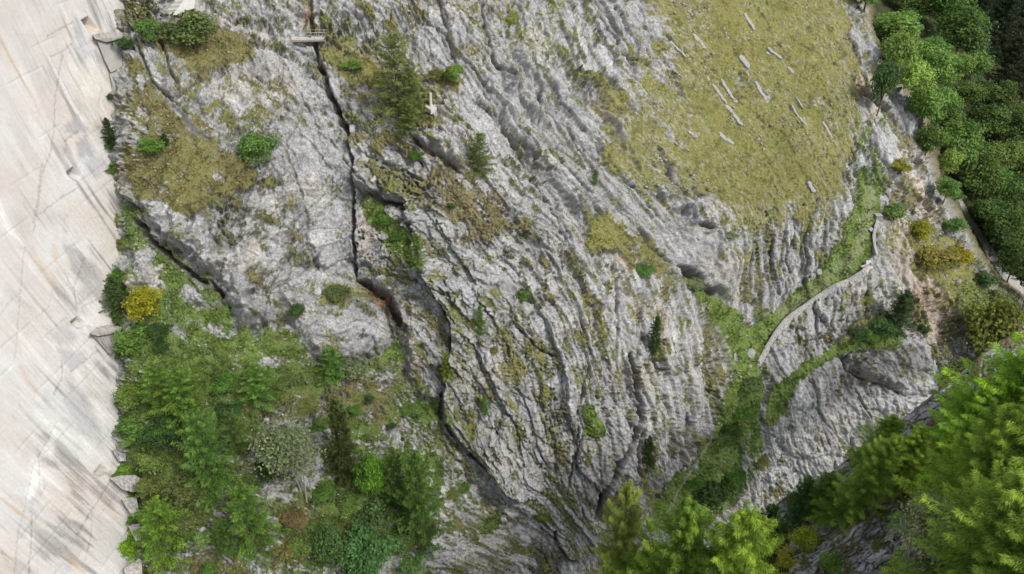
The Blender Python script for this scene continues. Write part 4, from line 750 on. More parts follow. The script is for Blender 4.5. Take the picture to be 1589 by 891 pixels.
def slab(a, b, w, h, label):
    pa, pb = ground(*a), ground(*b); d = pb-pa; L = d.length; x = d.normalized(); nn = gnormal((a[0]+b[0])/2, (a[1]+b[1])/2).normalized(); nn = (nn-x*nn.dot(x)).normalized(); y = nn.cross(x); W = pxm(pa, w)*.9; H = pxm(pa, h)*.75
    V_ = []; k = 9
    for i in range(k):
        t = i/(k-1); wd = W*.5*(1-.45*abs(2*t-1)**6)*random.uniform(.72, 1.12); hh = H*.8*random.uniform(.6, 1.15); c = pa+d*t+y*random.uniform(-.08, .08)*W
        V_ += [c-y*wd*1.1-nn*.4, c-y*wd+nn*hh*.75, c-y*wd*.45+nn*hh, c+y*wd*.75+nn*hh*.98, c+y*wd+nn*hh*.85, c+y*wd*1.02-nn*.4]
    F_ = [(i*6+j, i*6+(j+1) % 6, (i+1)*6+(j+1) % 6, (i+1)*6+j) for i in range(k-1) for j in range(6)]+[tuple(range(5, -1, -1)), tuple(range((k-1)*6, k*6))]
    o = MB().add([v-pa for v in V_], F_).build('rock_slab', M_STONE); o.location = pa; return tag(o, label, 'rock')
for q in [((1105, 131), (1127, 161), 6, 5, 'upper half of the longer of two parallel stone slabs in the meadow'), ((1127, 164), (1136, 176), 8, 5, 'short cracked block in the middle of the longer slab line in the meadow'), ((1136, 176), (1150, 196), 7, 4, 'smooth pointed lower end of the longer slab line in the meadow'),
 ((1118, 124), (1139, 152), 7, 5, 'shorter of two parallel stone slabs lying in the meadow'), ((1139, 152), (1145, 159), 7, 5, 'small block at the lower end of the shorter parallel slab'), ((1190, 75), (1199, 84), 6, 4, 'upper pale slab of the white pair high in the meadow'), ((1199, 83), (1211, 92), 6, 4, 'brightest white slab high in the meadow'), ((1189, 82), (1194, 87), 5, 3, 'small white stone left of the brightest meadow slab'),
 ((1146, 88), (1160, 107), 11, 6, 'broad fractured slab with cracks above the parallel slabs'), ((1097, 118), (1101, 125), 6, 4, 'little round stone above the end of the longer slab'), ((1226, 165), (1236, 181), 4, 4, 'thin upper rib of rock in the right part of the meadow'), ((1236, 181), (1250, 198), 5, 4, 'thicker lower rib of rock in the right part of the meadow'), ((1234, 152), (1245, 170), 3, 3, 'thin upright splinter of rock beside the rib'),
 ((1170, 128), (1184, 150), 7, 4, 'dark slotted outcrop right of the parallel slabs'), ((1184, 145), (1188, 156), 6, 4, 'pale end block of the slotted outcrop'), ((1073, 55), (1093, 76), 9, 5, 'pale outcrop at the upper left margin of the meadow'), ((1155, 22), (1170, 48), 7, 4, 'narrow outcrop near the top of the meadow'), ((1040, 65), (1062, 90), 5, 5, 'long dark edged slab on the left margin of the meadow'), ((1115, 207), (1126, 220), 8, 4, 'grey stone cluster piece low in the meadow'), ((1127, 216), (1138, 224), 7, 3, 'flat pale stone below the low meadow cluster'), ((1066, 205), (1080, 214), 7, 5, 'dark sided block on the lower left of the meadow'), ((1275, 190), (1290, 215), 5, 4, 'broken rib near the right edge of the meadow'), ((1252, 284), (1262, 300), 8, 5, 'blocky outcrop at the lower right margin of the meadow'), ((1222, 105), (1230, 115), 6, 3, 'pair of pale stones below the white slabs')]: slab(*q)
# fallen log on the near slope
p = nground(1178, 866); lg = MB().tube([(-1.1, -.6, -.45), (-.3, -.1, .1), (.6, .2, .55), (1.1, .5, .8)], [.17, .18, .15, .12], 9).build('fallen_log', M_PALEBARK); lg.location = p+Vector((0, -.3, .5)); tag(lg, 'bleached fallen log lying among the foreground trees', 'log')
# scattered small stones: one body
def scatter_pts(mask, n, seed):
    rr = np.random.RandomState(seed); w_ = (mask*((U > 150) & (U < 1600) & (V > -10) & (V < 900))*np.gradient(us)[None, :]).ravel(); w_ = w_/w_.sum(); k = rr.choice(len(w_), n, p=w_); return k, rr
def stones(name, mask, n, seed, smin, smax, mat, parent=None):
    k, rr = scatter_pts(mask, n, seed); c = PTf[k]; nn = N0.reshape(-1, 3)[k]
    base = np.array([(1, 0, 0), (-1, 0, 0), (0, 1, 0), (0, -1, 0), (0, 0, 1), (0, 0, -1)], float); fc = np.array([(0, 2, 4), (2, 1, 4), (1, 3, 4), (3, 0, 4), (2, 0, 5), (1, 2, 5), (3, 1, 5), (0, 3, 5)])
    Q = base[None]+rr.uniform(-.35, .35, (n, 6, 3)); s = (smin+(smax-smin)*rr.rand(n)**3)[:, None, None]; a = R(-38); sx = np.array([1.7, 1., 1.]); Q = Q*sx*s
    X, Z_ = Q[..., 0].copy(), Q[..., 2].copy(); Q[..., 0] = X*math.cos(a)-Z_*math.sin(a)*-1*0+Z_*math.sin(a)*0; Q[..., 0] = X*math.cos(a)-Z_*math.sin(a); Q[..., 2] = X*math.sin(a)+Z_*math.cos(a)
    Vv = (c+nn*s[:, 0, 0:1]*.3)[:, None]+Q; f = fc[None]+np.arange(n)[:, None, None]*6
    return tag(mesh_np(name, Vv.reshape(-1, 3), f.reshape(-1, 3), mat, parent), kind='stuff')
clus = sstep(-.1, .5, fbm(U/45, V/45, 3, 401))
inf = (far < .3)
stones('loose_stones', (reg == 1)*clus*inf*sstep(1400, 950, U+V*.4+200*fbm(U/90, V/90, 2, 403))*1.+(reg == 1)*clus**2*.35, 1100, 5, .04, .24, M_STONE)
stones('scree_stones', (reg == 3)*1.+.6*(reg == 2), 2200, 6, .04, .22, M_STONE)
stones('rock_rubble', (reg == 0)*sstep(.3, .6, gm)*1., 1300, 8, .04, .2, M_STONE)
# grass tufts: one body
def tufts(name, mask, n, seed, h0, h1, tint=1.0):
    k, rr = scatter_pts(mask, n, seed); c = PTf[k]; nb_ = 4; az = rr.uniform(0, 6.283, (n, nb_)); h = rr.uniform(h0, h1, (n, nb_)); ln = rr.uniform(.25, .9, (n, nb_))
    d = np.stack([np.cos(az)*ln, np.sin(az)*ln-.25, np.ones_like(az)], -1)*h[..., None]; sd3 = np.stack([-np.sin(az), np.cos(az), 0*az], -1)*(h*.22)[..., None]
    b = np.repeat(c[:, None], nb_, 1); Vv = np.stack([b-sd3, b+sd3, b+d], 2).reshape(-1, 3); Fc = np.arange(n*nb_*3).reshape(-1, 3)
    cc = Cf[k]*tint*(.75+.6*rr.rand(n, 1)); cc = np.repeat(cc[:, None], nb_*3, 1).reshape(-1, 3); return tag(mesh_np(name, Vv, Fc, M_GRASS, col=cc), kind='stuff')
tufts('grass', gm**2*(1-.75*(reg == 1))*(far < .2)*sstep(-.2, .3, fbm(U/20, V/20, 3, 411))*(1+1.2*(kd['g'] > .5)), 52000, 9, .12, .34, 1.15)

# ------------------------------------------------------------------ vegetation: unit height, unit width meshes
def slivers(p, d, ln, wd, rr, col=None):
    """thin leaf blades: p base points, d directions"""
    n = len(p); d = d/(np.linalg.norm(d, axis=1, keepdims=True)+1e-9); s = np.cross(d, rr.normal(size=(n, 3))); s /= np.linalg.norm(s, axis=1, keepdims=True)+1e-9
    ln = np.broadcast_to(ln, n)[:, None]; wd = np.broadcast_to(wd, n)[:, None]
    return np.stack([p-s*wd*.5, p+s*wd*.5, p+d*ln], 1)
def quads(p, nrm, sz, rr):
    n = len(p); a = np.cross(nrm, rr.normal(size=(n, 3))); a /= np.linalg.norm(a, axis=1, keepdims=True)+1e-9; b = np.cross(nrm, a); b /= np.linalg.norm(b, axis=1, keepdims=True)+1e-9; sz = np.broadcast_to(sz, n)[:, None]
    return np.stack([p-a*sz, p-b*sz*.6, p+a*sz, p+b*sz*.6], 1)
def conifer(seed, n_br, per, width, droop, ln, wd, crown0=.1, up=.0, dens_tip=1., pw=.85):
    rr = np.random.RandomState(seed); tris = []; cols = []; mb = MB(); wob_ = [0, 0]
    az0 = rr.uniform(0, 6)
    tr = [(rr.uniform(-.004, .004), rr.uniform(-.004, .004), z) for z in np.linspace(-.03, 1, 9)]; mb.tube(tr, [.016*(1-z*.93) for z in np.linspace(0, 1, 9)], 6)
    for k in range(n_br):
        t = (k+rr.rand())/n_br; z = crown0+(1-crown0)*t**.9; L = (.5*(1-t)**pw+.025)*rr.uniform(.38, 1.12)*(1+.22*math.sin(az0+k*.37)); az = k*2.399+rr.uniform(-.5, .5); u = np.array([math.cos(az), math.sin(az), 0])
        s = np.linspace(0, 1, 7)[:, None]; el = up+.25*t; br = np.array([0, 0, z])+u*L*s*width+np.array([0, 0, 1.])*(L*.55*(el*s-droop*s**1.6*(1-.7*t)+droop*.45*s**3))
        if k % 2 == 0: mb.tube([tuple(q) for q in br[::2]], [.0045*(1-.6*t), .003, .002, .001], 3)
        m = int(per*(.35+L*1.6)); q = rr.rand(m)**.75*.95+.05; P = np.stack([np.interp(q, s[:, 0], br[:, i]) for i in range(3)], 1); side = np.cross(u, [0, 0, 1.]); sg = rr.choice([-1, 1], m)
        spread = (L*.32*width*(1.05-q)*rr.rand(m)**.7)*sg; P = P+side*spread[:, None]+u*(np.abs(spread)*.6)[:, None]+np.stack([0*q, 0*q, -np.abs(spread)*.35*droop*2], 1)+rr.normal(size=(m, 3))*.006
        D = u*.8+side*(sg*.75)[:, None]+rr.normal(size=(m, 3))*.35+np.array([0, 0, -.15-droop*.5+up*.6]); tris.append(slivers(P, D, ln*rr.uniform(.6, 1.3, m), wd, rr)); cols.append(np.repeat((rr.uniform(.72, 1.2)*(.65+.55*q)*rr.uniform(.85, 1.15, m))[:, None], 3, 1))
    T_ = np.concatenate(tris); c = np.concatenate(cols).reshape(-1); Vv = T_.reshape(-1, 3); yl = np.clip(c-.9, 0, 1)
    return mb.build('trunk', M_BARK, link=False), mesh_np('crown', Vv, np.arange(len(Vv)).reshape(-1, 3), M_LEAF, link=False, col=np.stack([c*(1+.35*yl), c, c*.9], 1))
def leafy(seed, n_lobe, per, leaf, flat=1., z0=.15, trunk=True, bark=None, open_=.0, stems=1):
    rr = np.random.RandomState(seed); Q = []; cols = []; mb = MB(); ctr = []
    for k in range(n_lobe):
        while True:
            v = rr.uniform(-1, 1, 3)
            if np.linalg.norm(v) < 1: break
        v = v/np.linalg.norm(v)*rr.uniform(.35, 1.0); r = rr.uniform(.10, .30)*(1.15-.45*np.linalg.norm(v)); c = np.array([v[0]*.38, v[1]*.38, z0+(1-z0)*(.5+v[2]*.36)]); ctr.append((c, r))
        m = int(per*(r/.22)**2); n = rr.normal(size=(m, 3)); n /= np.linalg.norm(n, axis=1, keepdims=True); n[:, 2] = np.where(n[:, 2] < -.3, -n[:, 2], n[:, 2]); rad = r*(1-.55*rr.rand(m)**2)*(1+.18*np.sin(n[:, 0]*7+k)*np.sin(n[:, 1]*6+k*2)); lay = 1+.12*np.sin(n[:, 2]*14)
        P = c+n*(rad*lay)[:, None]*np.array([1, 1, .8*flat])+rr.normal(size=(m, 3))*.012; nr = n+rr.normal(size=(m, 3))*.65+[0, 0, .5]; Q.append(quads(P, nr, leaf*rr.uniform(.6, 1.3, m), rr)); cols.append(np.repeat((rr.uniform(.78, 1.18)*rr.uniform(.75, 1.25, m))[:, None], 4, 1))
    for j in range(stems):
        bx, by = rr.uniform(-.06, .06, 2)*(stems > 1); hgt = z0+.45; x1, y1 = rr.uniform(-.12, .12, 2)*(1+(stems > 1)); mb.tube([(bx, by, -.04), (bx+x1*.3, by+y1*.3, hgt*.5), (x1, y1, hgt)], [.022/stems**.5, .016/stems**.5, .008], 6)
        for (c, r) in ctr[j::stems][:9]: mb.tube([(bx+x1*.3, by+y1*.3, hgt*.5), tuple((c+np.array([x1*.3, y1*.3, hgt*.5]))/2+rr.normal(size=3)*.02), tuple(c+[0, 0, r*.3])], [.011, .007, .003], 4)
    q = np.concatenate(Q); c = np.concatenate(cols).reshape(-1); Vv = q.reshape(-1, 3); yl = np.clip(c-.95, 0, 1)
    return mb.build('trunk', bark or M_BARK, link=False), mesh_np('crown', Vv, np.arange(len(Vv)).reshape(-1, 4), M_LEAF, link=False, col=np.stack([c*(1+.3*yl), c, c*.92], 1))
KIT = {'larch': [conifer(1, 110, 170, 1.0, .55, .036, .010, .02, .18, pw=.42), conifer(2, 110, 160, 1.0, .75, .038, .010, .03, .12, pw=.4), conifer(3, 120, 150, 1.0, .45, .036, .010, .02, .18, pw=.48)],
       'biglarch': [conifer(21, 210, 560, 1.0, .55, .026, .0040, .03, .12, pw=.6), conifer(22, 200, 560, 1.0, .75, .027, .0040, .03, .05, pw=.55)],
       'spruce': [conifer(4, 150, 120, 1.0, .5, .036, .017, .03, .05, pw=.65), conifer(5, 140, 120, 1.0, .6, .038, .017, .03, .0, pw=.6)],
       'broad': [leafy(k, 30, 210, .027, .9, .12) for k in (1, 2, 3, 4)],
       'shrub': [leafy(k, 22, 150, .034, .9, .0, stems=3) for k in (11, 12, 13, 16, 17)],
       'pale': [leafy(k, 26, 170, .017, .6, .25, stems=4, bark=M_PALEBARK) for k in (14, 15)]}
NAME = {'larch': 'larch_tree', 'biglarch': 'larch_tree', 'spruce': 'spruce_tree', 'broad': 'broadleaf_tree', 'shrub': 'shrub', 'pale': 'pale_tree'}
CAT = {'larch': 'tree', 'biglarch': 'tree', 'spruce': 'tree', 'broad': 'tree', 'shrub': 'shrub', 'pale': 'tree'}
WM = {'larch': 1.18, 'biglarch': 1.22, 'spruce': 1.2, 'broad': 1.1, 'shrub': 1.32, 'pale': 1.15}; COUNT = [0]; TB = 1.55
def plant(kind, px, py, h, wpx, tint, label, group=None, g=None, lean=0, var=None, cat=None):
    """root at (px, py) on the ground, h and wpx its apparent height and width"""
    COUNT[0] += 1; k = COUNT[0]; rr = random.Random(k*77); b = (g or ground)(px, py); lo, hi = .1, 60.
    if kind == 'shrub': lo = hi = pxm(b, wpx)*(.62 if h is None else h)
    else:
        for _ in range(30):
            m = (lo+hi)/2; y2 = project(np.array([b.x, b.y, b.z+m]))[1]; lo, hi = (m, hi) if y2 > py-h else (lo, m)
    H = hi; W = pxm(b, wpx)*WM[kind]; r = empty(NAME[kind], b-Vector((0, 0, .02*H)), rr.uniform(0, 6.28)); tint = tuple(min(.6, c_*(TB*1.3 if kind == 'biglarch' else TB)) for c_ in tint); r.scale = (W, W, H); r.rotation_euler[1] = 0
    if lean: q = Matrix.Rotation(lean, 4, 'Y') @ Matrix.Rotation(r.rotation_euler[2], 4, 'Z'); r.rotation_euler = q.to_euler()
    tag(r, label, cat or CAT[kind], group); tm, cm = KIT[kind][(var if var is not None else k) % len(KIT[kind])]
    t = link_me('trunk' if kind != 'shrub' else 'stems', tm, r); c = link_me('crown', cm, r); j = rr.uniform(.88, 1.12); c.color = (tint[0]*j*rr.uniform(.94, 1.06), tint[1]*j, tint[2]*j, 1); return r
BRT = (.095, .165, .045); MID = (.075, .15, .032); DRK = (.042, .085, .026); LAR = (.125, .158, .045); LARB = (.135, .215, .038); YEL = (.205, .22, .02); OLV = (.13, .15, .05); GREY = (.14, .18, .095); SPR = (.035, .065, .022); PGR = (.14, .22, .07); LARG = (.10, .185, .035)
P_ = plant
# cliff and ledges, left and centre
P_('broad', 236, 74, 54, 38, BRT, 'bright green sapling beside the path near the dam top')
P_('shrub', 198, 78, .6, 34, DRK, 'dark green shrub overhanging the upper concrete footing of the dam')
P_('shrub', 302, 72, .85, 74, (.085, .125, .045), 'large rounded olive shrub on the knoll above the left slab')
P_('shrub', 258, 62, .5, 26, OLV, 'small olive shrub just left of the large knoll shrub')
P_('shrub', 176, 157, .8, 18, DRK, 'tiny dark shrub rooted in the joint between dam and rock')
P_('spruce', 184, 228, 46, 26, SPR, 'small dark spruce pressed against the dam edge')
P_('shrub', 174, 236, .7, 26, MID, 'green bush just below the spruce at the dam edge')
P_('shrub', 176, 268, .6, 32, MID, 'low green bush at the dam edge level with the second niche')
P_('shrub', 240, 240, .7, 42, (.09, .19, .04), 'fresh green shrub in the dry grass left of the lone bush')
P_('spruce', 258, 225, 18, 16, SPR, 'tiny dark spruce behind the fresh green shrub')
P_('broad', 404, 262, 66, 72, BRT, 'lone bright green leafy bush standing on the grey slab')
P_('shrub', 186, 440, 1., 34, MID, 'dark green shrub at the dam edge above the yellow bush')
P_('spruce', 190, 482, 52, 44, (.055, .10, .03), 'dense green conifer left of the yellow bush')
P_('broad', 231, 502, 60, 60, YEL, 'bright yellow autumn bush on the grass near the dam')
P_('shrub', 252, 520, .6, 34, DRK, 'dark shrub at the foot of the yellow bush')
P_('shrub', 212, 540, .7, 56, MID, 'green shrub on the footing ledge below the yellow bush')
P_('shrub', 252, 545, .6, 28, DRK, 'small dark green shrub between ledge shrub and grass slope')
P_('larch', 618, 178, 128, 84, (.16, .195, .07), 'tallest larch on the cliff standing above the survey pillar', var=0)
P_('larch', 640, 190, 84, 54, (.15, .185, .065), 'second larch leaning against the right side of the tallest cliff larch')
P_('larch', 636, 212, 62, 40, LAR, 'lower larch at the foot of the tallest cliff larch')
P_('broad', 704, 139, 46, 32, (.12, .19, .04), 'small bushy tree right of the larch group above the pillar')
P_('shrub', 678, 126, .45, 36, OLV, 'low olive shrub between the larches and the small bushy tree')
P_('shrub', 548, 110, .45, 32, (.10, .17, .04), 'low green shrub on the grass spur right of the footbridge')
P_('larch', 745, 274, 68, 44, LAR, 'slender larch on the cliff edge below the survey pillar')
P_('shrub', 649, 252, .9, 22, MID, 'round green shrub below the sandy overhang')
P_('shrub', 700, 326, .9, 15, DRK, 'dark little shrub in brown grass below the slender larch')
P_('larch', 666, 414, 52, 30, (.10, .16, .035), 'narrow young larch growing out of the snaking crack')
P_('shrub', 605, 345, .5, 34, MID, 'green shrub under the round rock overhang'); P_('shrub', 617, 372, .5, 26, MID, 'lower green shrub in the grassy hollow right of the chimney')
P_('larch', 696, 484, 40, 20, LARG, 'thin larch sapling at the bend of the snaking crack'); P_('larch', 698, 584, 36, 22, (.19, .26, .03), 'yellow green sapling on the lower snaking crack')
P_('larch', 748, 518, 44, 20, LARG, 'slim sapling on the ribbed rock right of the snaking crack'); P_('shrub', 812, 464, .9, 24, MID, 'round green shrub in the middle of the buttress'); P_('shrub', 768, 548, .8, 16, OLV, 'small olive shrub below the slim sapling')
P_('larch', 753, 642, 28, 16, LARG, 'short bright sapling on the lower buttress'); P_('shrub', 814, 370, .9, 14, DRK, 'tiny dark shrub on the upper buttress'); P_('larch', 920, 288, 24, 13, MID, 'tiny conifer on the smooth slab left of the meadow')
P_('shrub', 793, 34, .8, 18, (.16, .22, .03), 'bright tuft shrub on the smooth rock near the top edge'); P_('spruce', 1016, 548, 58, 26, (.05, .09, .028), 'dark spruce in the gully between vertical rock ribs')
P_('shrub', 1001, 424, .6, 34, (.09, .18, .05), 'fresh green shrub under the bare earth patch'); P_('shrub', 1076, 443, .4, 34, GREY, 'low grey green shrub under the long diagonal cliff edge')
P_('spruce', 1000, 722, 46, 28, (.05, .09, .028), 'dark green conifer low on the buttress near the gully'); P_('shrub', 1128, 372, .6, 20, GREY, 'grey green shrub at the left end of the ribbed cliff')
P_('shrub', 460, 497, .95, 27, DRK, 'compact round dark shrub below the left slab'); P_('shrub', 526, 464, .6, 36, (.10, .13, .05), 'spreading dull green shrub on the ledge left of the rusty hollow')
P_('spruce', 518, 586, 50, 44, (.09, .18, .04), 'bright bushy conifer at the foot of the layered grey dome'); P_('shrub', 552, 584, .8, 48, GREY, 'pale feathery shrub right of the bright bushy conifer')
P_('shrub', 572, 625, .9, 16, DRK, 'tiny round shrub on the pale rock below the feathery shrub'); P_('shrub', 608, 665, .9, 13, DRK, 'tiniest round shrub above the bright maple'); P_('shrub', 552, 640, .6, 20, MID, 'small green shrub on the rocks above the maple')
P_('shrub', 545, 700, .5, 20, MID, 'small green cushion shrub left of the maple')
# lower left wood
P_('larch', 300, 668, 92, 78, LARG, 'upper larch of the leaning pair in the lower left wood'); P_('larch', 334, 758, 118, 80, (.09, .17, .038), 'long leaning larch in the middle of the lower left wood', var=1)
P_('larch', 262, 640, 74, 62, LARG, 'larch nearest the dam at the top of the lower left wood'); P_('shrub', 216, 628, .8, 46, (.10, .16, .035), 'olive green bush touching the dam in the lower left'); P_('shrub', 222, 690, .8, 62, MID, 'wide green bush hiding the dam edge above the lowest niche')
P_('broad', 262, 704, 60, 64, DRK, 'dark leafy tree behind the wide dam edge bush'); P_('larch', 405, 622, 52, 66, (.09, .175, .04), 'squat green larch at the upper margin of the lower left wood'); P_('shrub', 352, 605, .7, 44, MID, 'green shrub left of the squat green larch'); P_('shrub', 358, 645, .6, 40, DRK, 'dark shrub under the squat green larch')
P_('larch', 372, 702, 62, 44, (.095, .16, .04), 'small larch between the leaning larch and the rock step'); P_('shrub', 360, 668, .6, 34, GREY, 'grey green shrub above the small larch'); P_('larch', 266, 862, 80, 92, (.13, .22, .035), 'bright green larch at the bottom left next to the dam')
P_('larch', 398, 848, 92, 84, (.105, .19, .038), 'full green larch at the bottom of the left wood'); P_('spruce', 355, 852, 48, 44, (.075, .14, .035), 'compact spruce between the two bottom left larches'); P_('shrub', 322, 842, .9, 30, PGR, 'pale round shrub at the cliff lip bottom left'); P_('shrub', 296, 770, .7, 70, (.10, .12, .04), 'broad brownish bush below the leaning larches'); P_('shrub', 240, 760, .6, 46, (.09, .12, .035), 'low bush beside the stepped dam footing'); P_('shrub', 246, 800, .5, 40, MID, 'low green bush below the stepped footing')
P_('pale', 468, 772, 122, 116, GREY, 'large grey green willow in the middle of the lower left'); P_('pale', 428, 745, 84, 66, GREY, 'smaller willow against the left side of the large one'); P_('shrub', 418, 740, .7, 44, DRK, 'dark undergrowth shrub at the foot of the smaller willow')
P_('spruce', 538, 744, 124, 54, (.055, .08, .026), 'tall dark olive spruce right of the willow'); P_('shrub', 520, 712, .9, 36, (.09, .15, .035), 'green bush with bright shoots in front of the dark spruce'); P_('broad', 582, 782, 84, 50, (.10, .21, .03), 'brightest green maple in the lower left wood')
P_('larch', 655, 852, 150, 76, (.085, .155, .035), 'tallest larch at the right edge of the lower left wood', var=2); P_('larch', 620, 800, 96, 52, (.075, .135, .034), 'dark larch left of the tallest edge larch'); P_('shrub', 577, 812, .9, 58, (.075, .125, .045), 'dull green bush below the bright maple'); P_('shrub', 700, 770, .5, 26, OLV, 'low olive shrub on rock right of the edge larch'); P_('shrub', 722, 762, .6, 20, MID, 'small shrub on rock farthest right of the lower left wood')
P_('broad', 570, 900, 72, 90, (.07, .15, .05), 'broad green tree at the bottom edge of the left wood'); P_('broad', 520, 880, 60, 56, (.065, .12, .04), 'smaller tree left of the broad bottom edge tree'); P_('shrub', 640, 886, .8, 44, (.10, .18, .06), 'light green bush at the bottom edge under the tall larch'); P_('shrub', 505, 770, .6, 40, MID, 'green bush below the willow on its right'); P_('shrub', 500, 838, .6, 50, (.08, .13, .035), 'flat green bush above the bottom edge trees'); P_('shrub', 440, 868, .6, 40, (.12, .12, .04), 'brownish bush in the leaf litter gully'); P_('shrub', 455, 812, .5, 40, (.14, .11, .05), 'rust brown bush in the leaf litter gully')
P_('shrub', 196, 733, .5, 36, (.12, .2, .03), 'grass green plant on the first footing step by the lowest niche'); P_('shrub', 203, 769, .45, 34, (.14, .24, .035), 'leafy plant on the second footing step'); P_('shrub', 206, 806, .6, 26, (.12, .22, .04), 'leafy plant on the third footing step'); P_('shrub', 210, 856, .9, 40, (.13, .24, .025), 'bright leafy plant on the lowest footing step')
P_('broad', 330, 905, 26, 30, MID, 'small tree peeping above the bottom edge on the left')
P_('shrub', 300, 590, .6, 44, (.10, .15, .04), 'soft green bush at the top of the lower left wood below the meadow strip'); P_('shrub', 440, 600, .5, 36, (.10, .14, .045), 'low bush between the squat larch and the bright bushy conifer'); P_('shrub', 480, 640, .5, 34, OLV, 'olive bush on the pale rock step right of the squat larch'); P_('shrub', 430, 700, .6, 40, (.08, .13, .045), 'dull green bush at the upper left of the willow'); P_('shrub', 500, 665, .6, 34, (.09, .15, .04), 'green bush at the top right of the willow'); P_('shrub', 330, 700, .6, 40, DRK, 'dark bush in the shade behind the long leaning larch'); P_('shrub', 385, 760, .6, 44, (.09, .14, .04), 'green bush filling the gap left of the willow'); P_('shrub', 300, 810, .6, 50, (.10, .13, .045), 'olive green bush between the two bottom left larches'); P_('shrub', 610, 850, .6, 50, (.07, .12, .035), 'dark green bush below the dark larch on the right of the wood'); P_('shrub', 545, 790, .6, 40, (.10, .17, .045), 'light green bush left of the dull green bush under the maple'); P_('shrub', 470, 850, .5, 44, (.09, .15, .04), 'fresh green bush beside the leaf litter gully'); P_('shrub', 640, 640, .4, 34, (.10, .16, .045), 'green cushion of shrubs beside the end of the snaking crack'); P_('shrub', 590, 735, .5, 40, MID, 'green bush hugging the left foot of the dark larch'); P_('shrub', 240, 720, .6, 50, (.10, .15, .04), 'leafy green bush above the stepped footing')
# gully
P_('shrub', 1158, 606, .6, 46, (.12, .17, .06), 'pale green shrub in the gully under the wall'); P_('shrub', 1104, 768, .55, 74, (.05, .09, .028), 'dark spreading bush at the bottom of the gully'); P_('shrub', 1128, 672, .5, 42, (.06, .11, .03), 'dark bush beside the gully path half way down'); P_('shrub', 1072, 752, .5, 34, MID, 'green bush left of the lower gully path'); P_('shrub', 1150, 645, .5, 34, MID, 'green bush on the gully slope below the pale shrub'); P_('shrub', 1098, 610, .9, 9, DRK, 'dot like dark shrub on the buttress edge'); P_('shrub', 1060, 790, .5, 44, DRK, 'dark bush at the gully foot behind the foreground larches'); P_('shrub', 1180, 720, .5, 28, OLV, 'olive bush at the foot of the lower right cliff'); P_('shrub', 1140, 740, .5, 40, MID, 'green bush above the dark spreading bush')
# right cliff and ridge
P_('broad', 1362, 178, 92, 44, (.075, .14, .05), 'dark green shrubby tree on the ridge above the rock pile'); P_('shrub', 1432, 186, .9, 36, (.07, .13, .04), 'round green shrub on the ridge beside the gravel road'); P_('shrub', 1398, 268, .9, 30, (.18, .185, .03), 'yellow green shrub on the ridge above the track head')
P_('shrub', 1386, 340, .8, 38, (.10, .16, .05), 'green shrub at the head of the short wall'); P_('spruce', 1391, 512, 62, 44, (.045, .085, .032), 'dark green tree above the lower right cliff'); P_('shrub', 1370, 520, .8, 38, (.055, .11, .035), 'dark green shrub left of the tree above the lower cliff'); P_('shrub', 1334, 526, .5, 32, DRK, 'dark low shrub at the end of the grassy ledge'); P_('shrub', 1440, 514, .9, 18, DRK, 'small dark shrub alone on the pale scree')
P_('shrub', 1428, 368, .7, 40, (.24, .235, .025), 'yellow shrub on the slope right of the short wall'); P_('shrub', 1486, 408, .8, 36, (.26, .245, .02), 'brightest yellow shrub near the lone white block'); P_('shrub', 1450, 410, .5, 60, (.15, .145, .04), 'wide olive bush left of the brightest yellow shrub'); P_('shrub', 1478, 362, .9, 34, (.08, .16, .045), 'fresh green shrub near the gravel road bend'); P_('shrub', 1530, 442, .8, 34, (.05, .10, .035), 'dark green shrub by the lower gravel road')
P_('shrub', 1470, 268, .8, 26, (.09, .13, .06), 'grey green shrub hanging over the road edge'); P_('shrub', 1448, 232, .8, 20, OLV, 'small olive shrub at the upper road bend'); P_('shrub', 1408, 100, .6, 24, OLV, 'olive shrub at the wood edge on the upper ridge'); P_('shrub', 1480, 310, .6, 26, MID, 'green shrub half way down the road edge'); P_('shrub', 1556, 470, .8, 32, (.14, .18, .09), 'pale leafy bush below the dark road shrub')
P_('broad', 1528, 568, 100, 108, (.135, .15, .035), 'large olive yellow tree behind the foreground larches'); P_('pale', 1486, 640, 88, 104, (.12, .155, .06), 'pale airy tree at the lip of the lower right cliff'); P_('shrub', 1350, 470, .5, 20, OLV, 'small olive plant on the rock under the wall'); P_('shrub', 1303, 485, .9, 10, MID, 'tiny green plant in the cliff below the long wall'); P_('shrub', 1350, 530, .6, 20, MID, 'small green shrub joining the ledge to the cliff')
# foreground trees on the near slope
G = nground
P_('biglarch', 950, 985, 238, 88, (.185, .225, .06), 'left foreground larch with sparse pale yellow green crown', g=G, var=1)
P_('biglarch', 1035, 1010, 228, 150, LARB, 'middle foreground larch at the bottom edge', g=G, var=0); P_('biglarch', 1108, 1010, 218, 160, (.145, .23, .035), 'right of the three bottom edge larches with bright tips', g=G, var=1); P_('biglarch', 985, 1010, 150, 150, (.15, .22, .035), 'low larch filling the gap between the left and middle foreground larches', g=G, var=0)
P_('spruce', 1156, 950, 168, 76, (.045, .085, .025), 'dark spruce right of the bottom edge larches', g=G)
P_('spruce', 1240, 800, 60, 50, (.075, .16, .045), 'short dark green fir on the near slope edge', g=G); P_('shrub', 1246, 850, .9, 40, (.26, .30, .035), 'yellow green bush low on the near slope', g=G); P_('shrub', 1206, 836, .7, 56, (.09, .13, .04), 'olive bush left of the yellow green bush', g=G); P_('shrub', 1210, 888, .7, 60, (.26, .28, .03), 'yellow bush at the bottom edge beside the log', g=G); P_('shrub', 1290, 882, .6, 40, (.12, .2, .04), 'green bush at the foot of the grey strata', g=G)
